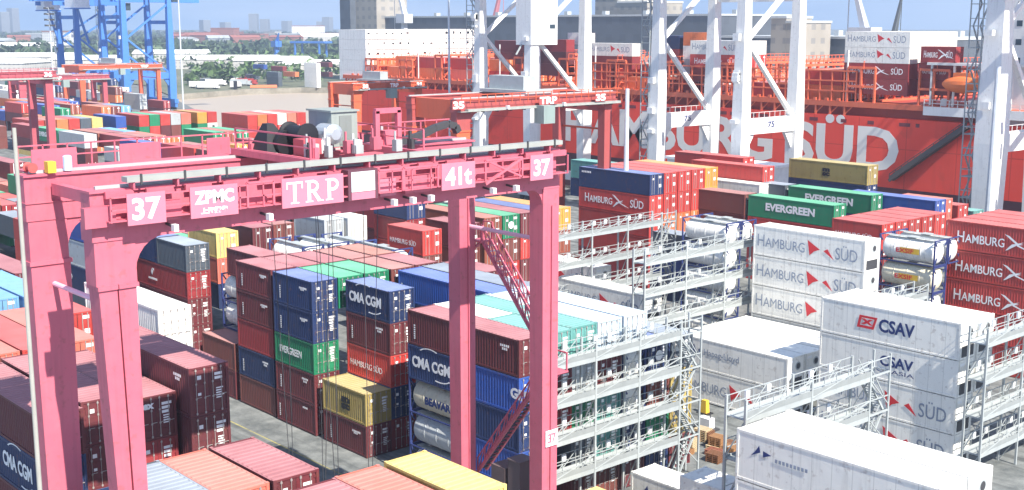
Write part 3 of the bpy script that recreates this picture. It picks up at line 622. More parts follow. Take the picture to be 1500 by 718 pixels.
# tanks
for i, (xe, y, n) in enumerate(((-79.7, 100.5, 5), (-79.7, 103.1, 1))):
    stack(xe, y, L20, 13.0, ['white/T'] * n, ['in the blue framed tank stack', 'behind the blue framed tank stack'][i], 0)
for i, (xe, y, n) in enumerate(((-59.8, 107.1, 5), (-59.8, 109.7, 1))):
    stack(xe, y, L20, 13.0, ['white/T/exsif', 'cream/T/exsif', 'white/T/exsif', 'white/T', 'grey/T'][:n], ['in the EXSIF tank stack', 'just behind the EXSIF tank stack'][i], 0)
for i, (xe, y) in enumerate(((-86.2, 103.1),)):
    stack(xe, y, L20, 10.4, ['slate/S', 'blue/S', 'navy/S'], 'left behind the blue framed tanks', 1)
# the red HAMBURG SÜD block at the right edge
for i, yy in enumerate((111.7, 114.3, 116.9, 119.5)):
    stack(-49.0, yy, L40, 14.48, ['red/H/hsr', 'red/H/hsr', 'red/H/hsr', 'red/H', 'red/H'] if i == 0 else ['red/H'], ['in the red stack at the right edge', 'first behind the red stack', 'second behind the red stack', 'third behind the red stack'][i], 0 if i == 0 else 1)
for i, yy in enumerate((112.0, 114.6, 117.2, 119.8, 122.4)):
    stack(-68.6, yy, L20, 13.0, ['red/S/red20', 'dark red/S', 'dark red/S'] if i == 0 else ['red/S'] , ['in the red block above the tanks', 'first row behind the red block front', 'second row behind the red block front', 'third row behind the red block front', 'fourth row behind the red block front'][i], 1)
stack(-79.8, 120.0, L40, 13.0, ['green/S/ever', 'red/S', 'dark red/S', 'red/S'], 'in front of the other EVERGREEN one', 1)
stack(-92.4, 119.8, L40, 13.0, ['brown/S', 'maroon/S'], 'peeping out left of EVERGREEN', 1)
stack(-81.7, 130.7, L40, 13.0, ['green/S/ever', 'navy/S', 'maroon/S'], 'farther back under the khaki one', 1)
stack(-94.4, 130.7, L40, 13.0, ['slate/S', 'navy/S'], 'left behind the green ones', 1)
stack(-87.5, 138.7, L40, 15.5, ['khaki/S/msc', 'navy/S', 'maroon/S'], 'topmost near the ship hull', 1)
stack(-74.8, 133.4, L40, 12.8, ['blue/S', 'navy/S'], 'just below right of the khaki one', 1)
for i, (yy, c) in enumerate(((136.2, 'salmon'), (139.0, 'red'), (141.7, 'teal'), (144.4, 'light blue'))):
    stack(-75.5 + i * .6, yy, L20, 12.6 - .9 * i, [c + '/S', 'maroon/S'], 'in the short row under the ship hull', 1)
stack(-60.2, 134.0, L40, 10.4, ['dark red/S', 'maroon/S'], 'below the ship hull waterline', 1)
stack(-46.5, 139.0, L40, 13.0, ['cream/S', 'maroon/S'], 'below the white quay crane foot', 1)
stack(-97.0, 128.8, L40, 13.0, ['white/S', 'grey/S'], 'standing end-on by the crane sill', 1)
# navy and red block right of the slender red leg
stack(-99.6, 110.6, L40, 15.5, ['navy/S/small', 'red/S/hsr', 'red/S', 'red/S', 'dark red/S', 'dark red/S'], 'in the big block right of red leg', 1)
for i, (yy, c) in enumerate(((113.2, 'red'), (115.8, 'red'), (118.4, 'red'), (121.0, 'amber'))):
    stack(-99.6, yy, L40, 15.5, [c + '/S', c + '/S', 'orange/S' if i < 3 else 'amber/S', 'rust brown/S'], ['second column of the big block', 'third column of the big block', 'fourth column of the big block', 'last column of the big block'][i], 1)
stack(-112.2, 121.4, L40, 14.6, ['teal/S', 'navy/S'], 'behind the big navy and red block', 1)
stack(-98.2, 131.0, L40, 15.0, ['red/S', 'dark red/S'], 'close below the BURG of the hull', 1)
stack(-103.5, 133.6, L40, 15.6, ['red/S', 'dark red/S'], 'close below the hull lettering', 1)
# block between the two gantries
E2 = [(84.0, ['rust brown/S', 'rust brown/S', 'brown/S', 'maroon/S', 'red/S']), (86.6, ['green/S/cap', 'brown/S', 'red/S', 'dark red/S', 'maroon/S']), (89.2, ['maroon/S', 'red/S', 'maroon/S']), (91.8, ['navy/S', 'maroon/S', 'maroon/S']), (94.4, ['amber/S', 'rust brown/S', 'brown/S', 'maroon/S'])]
for i, (yy, it) in enumerate(E2):
    stack(-99.2, yy, L40, 13.0, it, ['first column behind the crane stairs', 'second column behind the crane stairs', 'third column behind the crane stairs', 'fourth column behind the crane stairs', 'fifth column beside the pink leg'][i], 1)
stack(-97.0, 74.0, L20, 13.0, ['red/S/red20', 'brown/S', 'maroon/S'], 'beside the orange crane leg', 1)
stack(-103.6, 77.0, L20, 15.6, ['navy/S', 'dark red/S', 'red/S'], 'right above the orange crane leg', 1)
stack(-97.4, 79.4, L20, 13.0, ['maroon/S', 'brown/S'], 'left behind the pink crane leg', 1)
stack(-111.8, 80.2, L20, 13.0, ['dark red/S', 'maroon/S'], 'beneath the dark crane beam', 1)

# ------------------------------------------------------------------ the yard farther off
ORD = ['first', 'second', 'third', 'fourth', 'fifth', 'sixth', 'seventh', 'eighth', 'ninth', 'tenth', 'eleventh', 'twelfth', 'thirteenth', 'fourteenth', 'fifteenth', 'sixteenth', 'seventeenth', 'eighteenth']
rnd = random.Random(11)
PAL = ['maroon'] * 6 + ['brown'] * 4 + ['rust brown'] * 3 + ['navy'] * 3 + ['blue'] * 3 + ['dark red'] * 3 + ['red'] * 4 + ['salmon'] * 2 + ['light blue'] * 2 + ['green'] * 2 + ['teal', 'grey', 'grey', 'orange', 'orange', 'amber', 'yellow', 'white', 'slate']
def far(xe, y, L, ztop, cols, where, thing_it):
    if thing_it: stack(xe, y, L, ztop, [c + '/S' for c in cols], where, 2)
    else:
        for i, c in enumerate(cols): FARBOX.append((xe, y, ztop - HS * (i + 1), L, HS, c))
def fill(x0, nb, rows, tops, deep, name, things, px=12.9, skip=()):
    for b in range(nb):
        xe = x0 - b * px; tb = tops[b % len(tops)]
        for k, y in enumerate(rows):
            if (b, k) in skip: continue
            zt = tb - (HS if rnd.random() < .22 else 0) - (HS if rnd.random() < .08 else 0)
            n = deep if k == 0 else (2 if rnd.random() < .5 else 1)
            cols = [rnd.choice(PAL) for _ in range(n)]
            if rnd.random() < .12 and L40 > 8:
                far(xe, y, L20, zt, cols, f'nearest half of {ORD[b]} bay, {ORD[k]} row {name}', things)
                far(xe - 6.13, y, L20, zt, [rnd.choice(PAL)] * 1, f'far half of {ORD[b]} bay, {ORD[k]} row {name}', things)
            else: far(xe, y, L40, zt, cols, f'in {ORD[b]} bay, {ORD[k]} row {name}', things)
fill(-118.0, 3, [52.3, 54.9, 57.5, 60.1, 62.7, 65.3], [10.4, 13.0, 13.0], 3, 'beyond the truck lane', True, skip=((0, 0), (0, 1)))
fill(-161.0, 7, [52.3, 54.9, 57.5, 60.1, 62.7, 65.3], [13.0, 10.4, 13.0, 13.0], 2, 'of the far left block', False)
fill(-118.0, 9, [30.2, 32.9, 35.6], [13.0, 10.4, 13.0], 2, 'inside the far gantry lanes', False)
fill(-113.0, 4, [84.0, 86.6, 89.2, 91.8, 94.4, 97.0], [10.4, 13.0, 13.0, 10.4], 3, 'left of the red leg', True, skip=((0, 0),))
fill(-190.0, 1, [93.8], [13.0], 1, 'x', False)
# ones that can be told apart in the photograph
far(-201.2, 94.4, L40, 13.0, ['blue', 'navy'], 'with a pale roof above the pink machinery deck', True)
far(-214.0, 94.2, L20, 11.2, ['grey', 'slate'], 'left of the pale roofed blue one', True)
stack(-225.9, 93.0, L40, 13.0, ['grey/S', 'maroon/S/cosco', 'maroon/S'], 'right of the small EVERGREEN one', 2)
stack(-238.6, 93.0, L40, 13.0, ['green/S/ever', 'maroon/S', 'maroon/S'], 'far left of the yard', 2)
far(-251.4, 93.0, L40, 13.0, ['dark red', 'maroon'], 'left of the small EVERGREEN one', True)
fill(-176.0, 5, [96.4, 99.0, 101.6, 104.2], [13.0, 13.0, 10.4, 13.0], 1, 'of the far middle block', False)
fill(-150.0, 6, [111.0, 113.6, 116.2, 118.8], [10.4, 13.0, 10.4, 13.0], 2, 'behind the red gantry', False)
# columns of door ends by the orange gantry, far away
cx_ = [(98.5, 'red'), (101.1, 'rust brown'), (103.7, 'orange'), (106.3, 'red'), (108.9, 'slate'), (111.5, 'yellow'), (117.0, 'blue'), (122.5, 'red'), (125.1, 'green'), (127.7, 'red'), (130.3, 'grey'), (132.9, 'salmon'), (137.0, 'amber'), (139.6, 'red')]
for i, (yy, c) in enumerate(cx_):
    far(-266.0, yy, L40, 13.0, [c, rnd.choice(['orange', 'red', 'green', 'brown', 'maroon', 'white']), rnd.choice(['yellow', 'orange', 'red', 'brown'])], f'{ORD[i]} of the far door ends behind the yard', i < 14 and i % 1 == 0)
for i in range(5):
    far(-284.0 - i * 1.2, 88.0 + 2.6 * i, L40, 13.0 if i % 2 else 10.4, [rnd.choice(PAL), rnd.choice(PAL)], f'{ORD[i]} of the row by the left red crane', True)
for i in range(6):
    far(-250.0, 141.2 + 2.6 * i, L40, 13.0, [['red', 'orange', 'red', 'white', 'salmon', 'red'][i], 'red', 'dark red'], f'{ORD[i]} of the coral stacks by the water', True)
for b in range(4):
    for i in range(7):
        far(-290 - b * 13.0, 60 + i * 2.6 + b * 4, L40, rnd.choice([13.0, 10.4, 7.8]), [rnd.choice(PAL), rnd.choice(PAL)], '', False)
        far(-300 - b * 13.0, 118 + i * 2.6, L40, rnd.choice([13.0, 10.4]), [rnd.choice(PAL), rnd.choice(PAL)], '', False)
for b in range(10):
    for i in range(20):
        if rnd.random() < .8: far(-392 - b * 15.0, 30 + i * 8.4 + b * 2, L40, rnd.choice([7.8, 5.2, 10.4, 13.0]), [rnd.choice(PAL + ['white'] * 8), rnd.choice(PAL)], '', False)
for b in range(4):
    for i in range(6): far(-372 - b * 14.0, 96 + i * 2.6, L40, rnd.choice([10.4, 7.8, 13.0]), [rnd.choice(PAL), rnd.choice(PAL)], '', False)

# ------------------------------------------------------------------ gantry crane over the containers
def knee(mb, x0, x1, yl, zt, s, r, m=0):
    """curved bracket under a girder, s = +1 towards +Y"""
    n = 6; pts = [(yl, zt), (yl + s * r, zt)]
    for i in range(n + 1):
        a = R(90) * i / n; pts.append((yl + s * (r - r * math.sin(a)), zt - (r - r * math.cos(a))))
    pts = pts[:2] + pts[2:]
    A = [(x0, y, z) for y, z in pts]; B = [(x1, y, z) for y, z in pts]
    if s < 0: A, B = B, A
    mb.poly(A[::-1], m); mb.poly(B, m)
    for i in range(len(pts)): mb.quad(A[i], A[(i + 1) % len(pts)], B[(i + 1) % len(pts)], B[i], m)
def rtg(label, X1, X2, Y0, Y1, mat, sgn, number, maker, near, zb=24.0, right_mat=None):
    k_ = .936 if near else 1.0; zg = -2.285 if near else 0.0; gh = 2.25 if near else 1.5; ee = -.95 if near else 0.0      # the near crane is 6 % smaller than the numbers below
    t = thing('gantry_crane', label, 'crane', ((X1 + X2) / 2 * k_, (Y0 + Y1) / 2 * k_, -zg * k_), 0, 'rubber tyred gantry cranes'); t.scale = (k_, k_, k_)
    ox, oy = (X1 + X2) / 2, (Y0 + Y1) / 2
    x1, x2, y0, y1 = X1 - ox, X2 - ox, Y0 - oy, Y1 - oy; zt = zb + gh
    rm_ = right_mat or mat
    for x in (x1, x2):
        if near and x == x1:
            l = part('leg', MB().frust((x, y0 - .28, zg + 1.9), .46, .22, (x, y0 - .88, zb - 2.2), .55, .42).frust((x, y0 + .28, zg + 1.9), .46, .22, (x, y0 + .03, zb - 2.2), .55, .42).frust((x - .1, y0, zg + 1.9), .33, .2, (x - .1, y0 - .5, zb - 2.2), .4, .3), mat, t)
            part('leg_flange', MB().box(x - .64, y0 - 1.36, zb - 2.2, x + .64, y0 - .44, zb - 2.0).box(x - .64, y0 - .40, zb - 2.2, x + .64, y0 + .54, zb - 2.0), mat, l)
        else:
            yo = y0 - .42 if near else y0
            l = part('leg', MB().frust((x, yo, zg + 1.9), .48, .78 if near else .55, (x, yo, zb - 2.2), .55, .98), mat, t)
            part('leg_flange', MB().box(x - .64, yo - 1.05, zb - 2.2, x + .64, yo + 1.05, zb - 2.0), mat, l)
        part('leg', MB().frust((x, y1, zg + 1.9), .55, .60, (x, y1, zb - .002), .58, .64), rm_, t)
        if near: part('ladder_rail', MB().bar((x + .62, y1 + .03, 3), (x + .66, y1 + .03, zb - 1), .035, 0), mat, t)
        ye = y0 - (1.45 if near else 1.0); g = MB(); g.box(x - .5, ye, zb + gh * .38, x + .5, y1 + 1.4 + ee, zt - .1, 0); g.box(x - .6, ye - .03, zb, x + .6, y1 + 1.6 + ee, zb + gh * .38); g.box(x - .66, ye - .05, zb + gh * .38, x + .66, y1 + 1.6 + ee, zb + gh * .38 + .05); g.box(x - .62, ye - .05, zt - .1, x + .62, y1 + 1.6 + ee, zt)
        g.box(x - .55, ye + .05, zb - 2.0, x + .55, y0 + (.5 if near else .98), zb - .003)
        knee(g, x - .5, x + .5, y0 + (.5 if near else .98), zb - .002, 1, 1.5); knee(g, x - .5, x + .5, y1 - .64, zb - .002, -1, .9)
        part('girder', g, mat if near else (right_mat or mat), t)
        part('rail', MB().box(x - .09, y0 - 1, zt + .003, x + .09, y1 + 1.3 + ee, zt + .14), STEEL, t)
    for y in (y0, y1):
        part('end_beam', MB().box(x2 + .68, y - .2, zb + gh * .55, x1 - .68, y + .2, zb + gh * .8) if near else MB().box(x2 + .68, y - .5, zb - .9, x1 - .68, y + .5, zt - .1), mat if y < 0 else rm_, t)
        part('tie_bar', MB().bar((x2 + .5, y + (-.3 if y < 0 else .2), zb - 3.2), (x1 - .5, y + (-.3 if y < 0 else .2), zb - 3.2), .13, 0, n=10), paint('pipe_pale_pink', (.72, .42, .52), .4, .15) if near else mat, t)
        s = part('sill_beam', MB().box(x2 - 2.2, y - .5, zg + 1.1, x1 + 2.2, y + .5, zg + 1.9), mat, t)
        for x in (x1, x2):
            wm_ = MB(); wm_.box(x - 1.5, y - .35, zg + .75, x + 1.5, y + .35, zg + 1.1)
            part('bogie', wm_, mat, s)
            for q in (-.85, .85): part('wheel', MB().lathe([(-.3, .5), (-.26, .72), (.26, .72), (.3, .5)], 'y', (x + q, y, zg + .73), 18), BLACK, s, smooth=False)
    # front walkway with railing on the near girder
    xo = x1 + .62; xr = xo + .75
    wk = part('walkway', MB().box(xo + .05, y0 - 1, zb + .91, xr, y1 + 1.5 + ee, zb + .97) if near else MB().box(xo + .05, y0 - 1, zb + .1, xr, y1 + 1.5 + ee, zb + .16), mat if near else TRAY, t)
    rl = MB(); n = int((y1 - y0 + 2) / 1.25)
    for i in range(n + 1):
        yy = y0 - .9 + i * 1.25; rl.bar((xr, yy, zb + .9), (xr, yy, zb + 2.0), .035)
    for z in (zb + 1.45, zb + 2.0): rl.bar((xr, y0 - .9, z), (xr, y1 + 1.3 + ee, z), .035)
    part('railing', rl, mat, wk)
    # cable tray on brackets above the near girder
    zy = zt + .3 if near else zb + .15
    ty = part('cable_tray', MB().box(x1 + .35 if near else x1 + .72, y0 + .1, zy, x1 + .95 if near else x1 + 1.3, y1 + 1.5 + ee, zy + .24), TRAY, t); yy = y0 + .4
    while yy < y1 + 1.3 + ee:
        part('tray_bracket', MB().box(x1 + .4, yy, zt + .002, x1 + .9, yy + .08, zy - .002) if near else MB().box(x1 + .61, yy, zy - .2, x1 + 1.2, yy + .1, zy - .002), PINK if near else DKSTEEL, ty)
        if near: part('cable_clip', MB().box(x1 + .94, yy + .3, zy - .12, x1 + 1.0, yy + .4, zy + .36), DKSTEEL, ty)
        yy += 2.1
    def sign(ya, yb, za, zb_, s, fit, mt=PINKPALE, tm=SIGNW, bold=.03):
        g = part('sign', MB().box(xr + .045, ya - oy, za, xr + .10, yb - oy, zb_), mt, t)
        for (tx, a, b_, c, d) in s: txt(g, tx, tm, (xr + .105, ya - oy + a, za + b_), c, d, 'x', bold)
        return g
    if near:
        sign(22.65, 24.45, 24.72, 26.12, [('37', .22, .2, 1.35, 1.0)], 0)
        g = sign(25.65, 28.05, 24.72, 26.15, [('ZPMC', .2, .62, 2.0, .62), ('上海振华', .5, .15, 1.35, .3)], 0, bold=.05)
        g = sign(30.4, 33.9, 24.72, 26.15, [], 0)
        serif_trp(g, (xr + .105, 30.4 - oy + .25, 24.9))
        sign(40.1, 42.4, 24.72, 26.15, [('41t', .25, .2, 1.8, 1.0)], 0)
        sign(46.45, 48.2, 24.72, 26.15, [('37', .25, .22, 1.25, .95)], 0)
        cb = part('control_cabinet', MB().box(xr - .5, 34.2 - oy, 24.72, xr + .08, 36.0 - oy, 26.25), flat('cabinet_dark_frame', (.12, .04, .06), .6), t)
        part('panel', MB().box(xr + .083, 34.38 - oy, 25.15, xr + .11, 35.8 - oy, 26.15), flat('panel_grey', (.62, .68, .68), .5), cb)
        part('panel_base', MB().box(xr + .083, 34.38 - oy, 24.75, xr + .11, 35.8 - oy, 25.12), PINKPALE, cb)
        for yy in (24.75, 29.6, 36.9, 39.3, 45.3, 38.1, 43.6):
            f = part('floodlight', MB().box(xr - .1, yy - oy, zb + .25, xr + .22, yy - oy + .22, zb + .56), WHITE, t)
            part('lamp_bracket', MB().bar((xo, yy - oy + .1, zb + .5), (xr - .1, yy - oy + .1, zb + .45), .05), DKSTEEL, f)
        # gate frames and a sloping strut on the walkway
        for a, b_ in ((28.6, 30.0), (36.1, 37.6), (37.7, 39.9), (43.2, 45.9)):
            f = MB(); f.bar((xr, a - oy, zb + .95), (xr, a - oy, zb + 2.1), .05); f.bar((xr, b_ - oy, zb + .95), (xr, b_ - oy, zb + 2.1), .05); f.bar((xr, a - oy, zb + 2.1), (xr, b_ - oy, zb + 2.1), .05)
            if a > 43: f.bar((xr, a - oy, zb + .8), (xr, b_ - oy, zb + 2.05), .07); f.bar((xr, a - oy + .3, zb + 2.0), (xr, b_ - oy, zb + 1.0), .05)
            part('walkway_gate', f, mat, t)
        for a, b_, c in ((20.9, 22.3, PINK), (36.4, 37.4, PINKPALE), (38.0, 40.0, PINK), (24.6, 25.4, PINK)):
            part('junction_box', MB().box(xo + .05, a - oy, zb + .71, xo + .45, b_ - oy, zb + 1.6), c, t)
        ul = MB(); yy = 22.0
        while yy < 48.6: ul.box(x1 + .62, yy - oy, zt - .35, x1 + .8, yy - oy + 1.3, zt - .05); yy += 1.9
        part('cable_duct', ul, PINK, t)
        # machinery deck panels and boxes on the far girder
        dk = part('machinery_deck', MB().box(x2 - 1.6, y0 - 1, zt + .003, x2 - .65, y1 + 1.3 + ee, zt + .1), mat, t)
        for a, b_ in ((22.6, 24.9), (27.2, 29.4), (32.2, 33.6)): part('guard_panel', MB().box(x2 - 1.6, a - oy, zt + .1, x2 - 1.54, b_ - oy, zt + 1.0), PINK, dk)
        rl2 = MB(); yy = y0 - .9
        while yy < y1 + 1.3 + ee: rl2.bar((x2 - 1.6, yy, zt + .1), (x2 - 1.6, yy, zt + 1.2), .035); yy += 1.25
        rl2.bar((x2 - 1.6, y0 - .9, zt + 1.2), (x2 - 1.6, y1 + 1.3 + ee, zt + 1.2), .035); rl2.bar((x2 - 1.6, y0 - .9, zt + .65), (x2 - 1.6, y1 + 1.3 + ee, zt + .65), .03)
        part('railing', rl2, mat, dk)
        rb = part('cable_drum', MB().lathe([(-.35, .24), (-.3, .24), (-.28, .15), (.28, .15), (.3, .24), (.35, .24)], 'x', (x2 + .1, 21.6 - oy + .3, zt + .32), 18), paint('drum_red', (.5, .08, .07)), t)
        part('yellow_box', MB().box(x2 + .3, 22.5 - oy, zt + .05, x2 + .8, 22.9 - oy, zt + .6), LYEL, rb)
        part('water_can', MB().lathe([(0, .22), (.7, .22), (.75, .12)], 'z', (x2 + .2, 23.7 - oy, zt + .05), 12), flat('can_blue', (.45, .6, .8)), t)
        # trolley with machinery: electric house, hoist drums, frames
        tr = part('trolley_frame', MB().box(x2 - .4, 33.0 - oy, zt + .15, x1 + .2, 33.5 - oy, zt + .5).box(x2 - .4, 39.8 - oy, zt + .15, x1 + .2, 40.3 - oy, zt + .5).box(x2 - .4, 33.5 - oy, zt + .15, x2 + .1, 39.8 - oy, zt + .45).box(x1 - .3, 33.5 - oy, zt + .15, x1 + .2, 39.8 - oy, zt + .45), mat, t)
        hs = part('electric_house', MB().box(x2 + .6, 37.4 - oy, zt + .5, x2 + 2.9, 39.1 - oy, zt + 2.4).box(x2 + .5, 37.3 - oy, zt + 2.4, x2 + 3.0, 39.2 - oy, zt + 2.5), paint('house_grey', (.25, .28, .26), .5, .25), tr)
        part('house_door', MB().box(x2 + 2.905, 37.9 - oy, zt + .6, x2 + 2.94, 38.7 - oy, zt + 2.2), paint('house_door_grey', (.20, .22, .21)), hs)
        part('hoist_drum', MB().lathe([(-1.0, .2), (-.95, .66), (-.85, .66), (-.8, .5), (.8, .5), (.85, .66), (.95, .66), (1.0, .2)], 'x', (x2 + 3.2, 35.1 - oy, zt + 1.35), 22), BLACK, tr)
        part('motor', MB().lathe([(-.7, .2), (-.65, .55), (.5, .55), (.7, .3)], 'x', (x2 + 3.4, 36.9 - oy, zt + 1.3), 18), flat('motor_silver', (.50, .54, .58), .35, .5), tr)
        part('cable_reel', MB().frust((x2 + 1.6, 34.4 - oy, zt + .4), 1.0, .9, (x2 + 1.6, 34.2 - oy, zt + 1.9), .25, .2).lathe([(-.2, .7), (.2, .7)], 'x', (x2 + 2.6, 34.7 - oy, zt + .9), 18), BLACK, tr)
        part('gear_box', MB().box(x2 + 4.6, 33.9 - oy, zt + .5, x2 + 5.6, 35.0 - oy, zt + 1.3), paint('gear_pink', (.45, .07, .09)), tr)
        part('gear_box', MB().box(x2 + 1.2, 36.2 - oy, zt + .5, x2 + 2.2, 37.3 - oy, zt + 1.3), flat('gear_blue', (.04, .12, .4)), tr)
        part('buffer_frame', MB().bar((x2 + 3.6, 39.9 - oy, zt + .5), (x2 + 3.6, 39.9 - oy, zt + 2.4), .14).bar((x2 + 3.6, 41.4 - oy, zt + .5), (x2 + 3.6, 41.4 - oy, zt + 2.4), .14).bar((x2 + 3.6, 39.8 - oy, zt + 2.4), (x2 + 3.6, 41.5 - oy, zt + 2.4), .14).bar((x2 + 3.6, 39.8 - oy, zt + .6), (x2 + 3.6, 41.5 - oy, zt + .6), .2).box(x2 + 3.3, 40.2 - oy, zt + .5, x2 + 3.9, 41.1 - oy, zt + 1.3), PINK, tr)
        for i in range(22):
            a = rnd.uniform(33.1, 40.6) - oy; b_ = rnd.uniform(x2 + .5, x1 - .4); hgt = rnd.uniform(.3, 1.2)
            part('motor_box', MB().bar((b_, a + .05, zt + .5), (b_, a + .05, zt + .5 + hgt), rnd.uniform(.04, .09)).box(b_ - .2, a, zt + .45, b_ + .2, a + rnd.uniform(.2, .7), zt + .45 + hgt * .6), [PINK, STEEL, DKSTEEL, PINK, WHITE][i % 5], tr)
        r3 = MB()
        for a in (33.1, 40.2):
            for b_ in (x2, x1 - .2): r3.bar((b_, a - oy, zt + .5), (b_, a - oy, zt + 1.6), .04)
            r3.bar((x2, a - oy, zt + 1.6), (x1 - .2, a - oy, zt + 1.6), .04); r3.bar((x2, a - oy, zt + 1.05), (x1 - .2, a - oy, zt + 1.05), .03)
        part('railing', r3, PINK, tr)
        # cable chain looping over the far girder
        fc = MB(); pts = [(44.0, .25), (45.4, .35), (46.6, .6), (47.6, .95), (48.6, 1.15), (49.2, 1.0), (49.4, .6)]
        for (a, z1), (b_, z2) in zip(pts[:-1], pts[1:]): fc.bar((x2 + .9, a - oy - 1.5, zt + z1), (x2 + .9, b_ - oy - 1.5, zt + z2), .2)
        part('cable_chain', fc, DKSTEEL, t)
        # hoist ropes and spreader
        sp = part('spreader', MB().box(x2 + 1.0, 35.0 - oy, 3.2, x2 + 1.5, 37.4 - oy, 3.6).box(x1 - 2.0, 35.0 - oy, 3.2, x1 - 1.5, 37.4 - oy, 3.6).box(x2 + 1.5, 35.8 - oy, 3.2, x1 - 2.0, 36.6 - oy, 3.7), LYEL, t)
        rp_ = MB()
        for xx in (x2 + 1.2, x1 - 1.8):
            for a in (34.3, 35.3, 37.3, 38.4): rp_.bar((xx, a - oy, zt + .3), (xx, min(max(a, 35.1), 37.3) - oy + (.2 if a < 35 else 0), 3.6), .014)
        part('hoist_rope', rp_, DKSTEEL, t)
        # stairs down the side between the two right legs
        ys = y1 + .9
        def flight(p, q, nm, mtt):
            s = MB(); wv = .75; P, Q = Vector(p), Vector(q)
            for dy in (0, wv):
                s.bar((P.x, ys + dy, P.z), (Q.x, ys + dy, Q.z), .09); s.bar((P.x, ys + dy, P.z + 1.0), (Q.x, ys + dy, Q.z + 1.0), .04)
                k = 9
                for i in range(k + 1):
                    c = P.lerp(Q, i / k); s.bar((c.x, ys + dy, c.z), (c.x, ys + dy, c.z + 1.0), .035)
                    if i < k: c2 = P.lerp(Q, (i + 1) / k); s.bar((c.x, ys + dy, c.z + 1.0), (c2.x, ys + dy, c2.z), .03)
            return part(nm, s, mtt, t)
        fa, fb = (x2 + 1.0, 0, 19.8), (x1 - .6, 0, 13.2); fl1 = flight(fa, fb, 'stair_flight', PINK)
        tm = MB(); P, Q = Vector(fa), Vector(fb)
        for i in range(22): c = P.lerp(Q, i / 22); tm.box(c.x - .12, ys + .05, c.z, c.x + .15, ys + .7, c.z + .04)
        part('stair_tread', tm, flat('tread_grey', (.6, .6, .58)), fl1)
        fl2 = flight((x1 - .6, 0, 12.6), (x2 + .4, 0, 4.2), 'stair_flight', PINK)
        tm = MB(); P, Q = Vector((x1 - .6, 0, 12.6)), Vector((x2 + .4, 0, 4.2))
        for i in range(26): c = P.lerp(Q, i / 26); tm.box(c.x - .15, ys + .05, c.z, c.x + .12, ys + .7, c.z + .04)
        part('stair_tread', tm, DKSTEEL, fl2)
        pf = MB(); pf.box(x1 - .9, y1 + .62, 12.55, x1 + .4, ys + .8, 12.65); pf.box(x2 + .1, y1 + .62, 19.75, x2 + 1.2, ys + .8, 19.85)
        for a, z in ((x1 - .8, 12.65), (x1 + .3, 12.65), (x2 + .2, 19.85), (x2 + 1.1, 19.85)): pf.bar((a, ys + .75, z), (a, ys + .75, z + 1.1), .04); pf.bar((a, y1 + .7, z), (a, y1 + .7, z + 1.1), .04)
        pf.bar((x1 - .8, ys + .75, 13.75), (x1 + .3, ys + .75, 13.75), .04); pf.bar((x2 + .2, ys + .75, 20.95), (x2 + 1.1, ys + .75, 20.95), .04)
        pf.bar((x1, y1 + .6, 12.0), (x1, ys + .7, 12.55), .06); pf.bar((x2 + .3, y1 + .6, 19.2), (x2 + .3, ys + .7, 19.75), .06)
        part('platform', pf, PINK, t)
        pb = part('power_box', MB().box(x1 - 2.8, y1 - .4, zg + 1.91, x1 - 1.7, y1 + .8, 6.6).box(x1 - 2.85, y1 - .45, 6.603, x1 - 1.65, y1 + .85, 6.7), paint('box_brown', (.13, .09, .09)), t)
        part('power_box', MB().box(x1 - 4.4, y1 - .4, zg + 1.91, x1 - 3.1, y1 + .8, 5.9), paint('box_brown', (.13, .09, .09)), t)
        sg = part('leg_sign', MB().box(x1 + .62, y1 - .4, 8.3, x1 + .66, y1 + .6, 9.3), WHITE, t); txt(sg, '37', paint('text_pink', (.6, .15, .2)), (x1 + .665, y1 - .25, 8.5), .7, .6, 'x', .03)
    else:
        for nn, (ya, yb) in zip(number, sgn):
            s = part('sign', MB().box(xr + .045, ya - oy, zb + .45, xr + .08, yb - oy, zb + 1.45), right_mat or mat, t)
            txt(s, nn, SIGNW, (xr + .09, ya - oy + .1, zb + .52), yb - ya - .2, .85, 'x', .04)
        tr = part('trolley', MB().box(x2 + .2, -2.0, zt + .2, x1 + .3, 2.4, zt + .6).box(x2 + 1, -1.2, zt + .6, x1 - 1, .8, zt + 2.2), STEEL, t)
        part('operator_cab', MB().box(x1 + .9, -1.2, zb - 1.7, x1 + 2.6, .6, zb + .4), paint('cab_grey_green', (.25, .32, .30)), tr)
        part('floodlight', MB().box(xr - .1, 3, zb + .2, xr + .3, 3.3, zb + .6).box(xr - .1, -6, zb + .2, xr + .3, -5.7, zb + .6), WHITE, t)
        part('power_box', MB().box(x2 + 1, y1 - .4, 1.9, x1 - 1, y1 + .5, 3.6), mat, t)
    return t
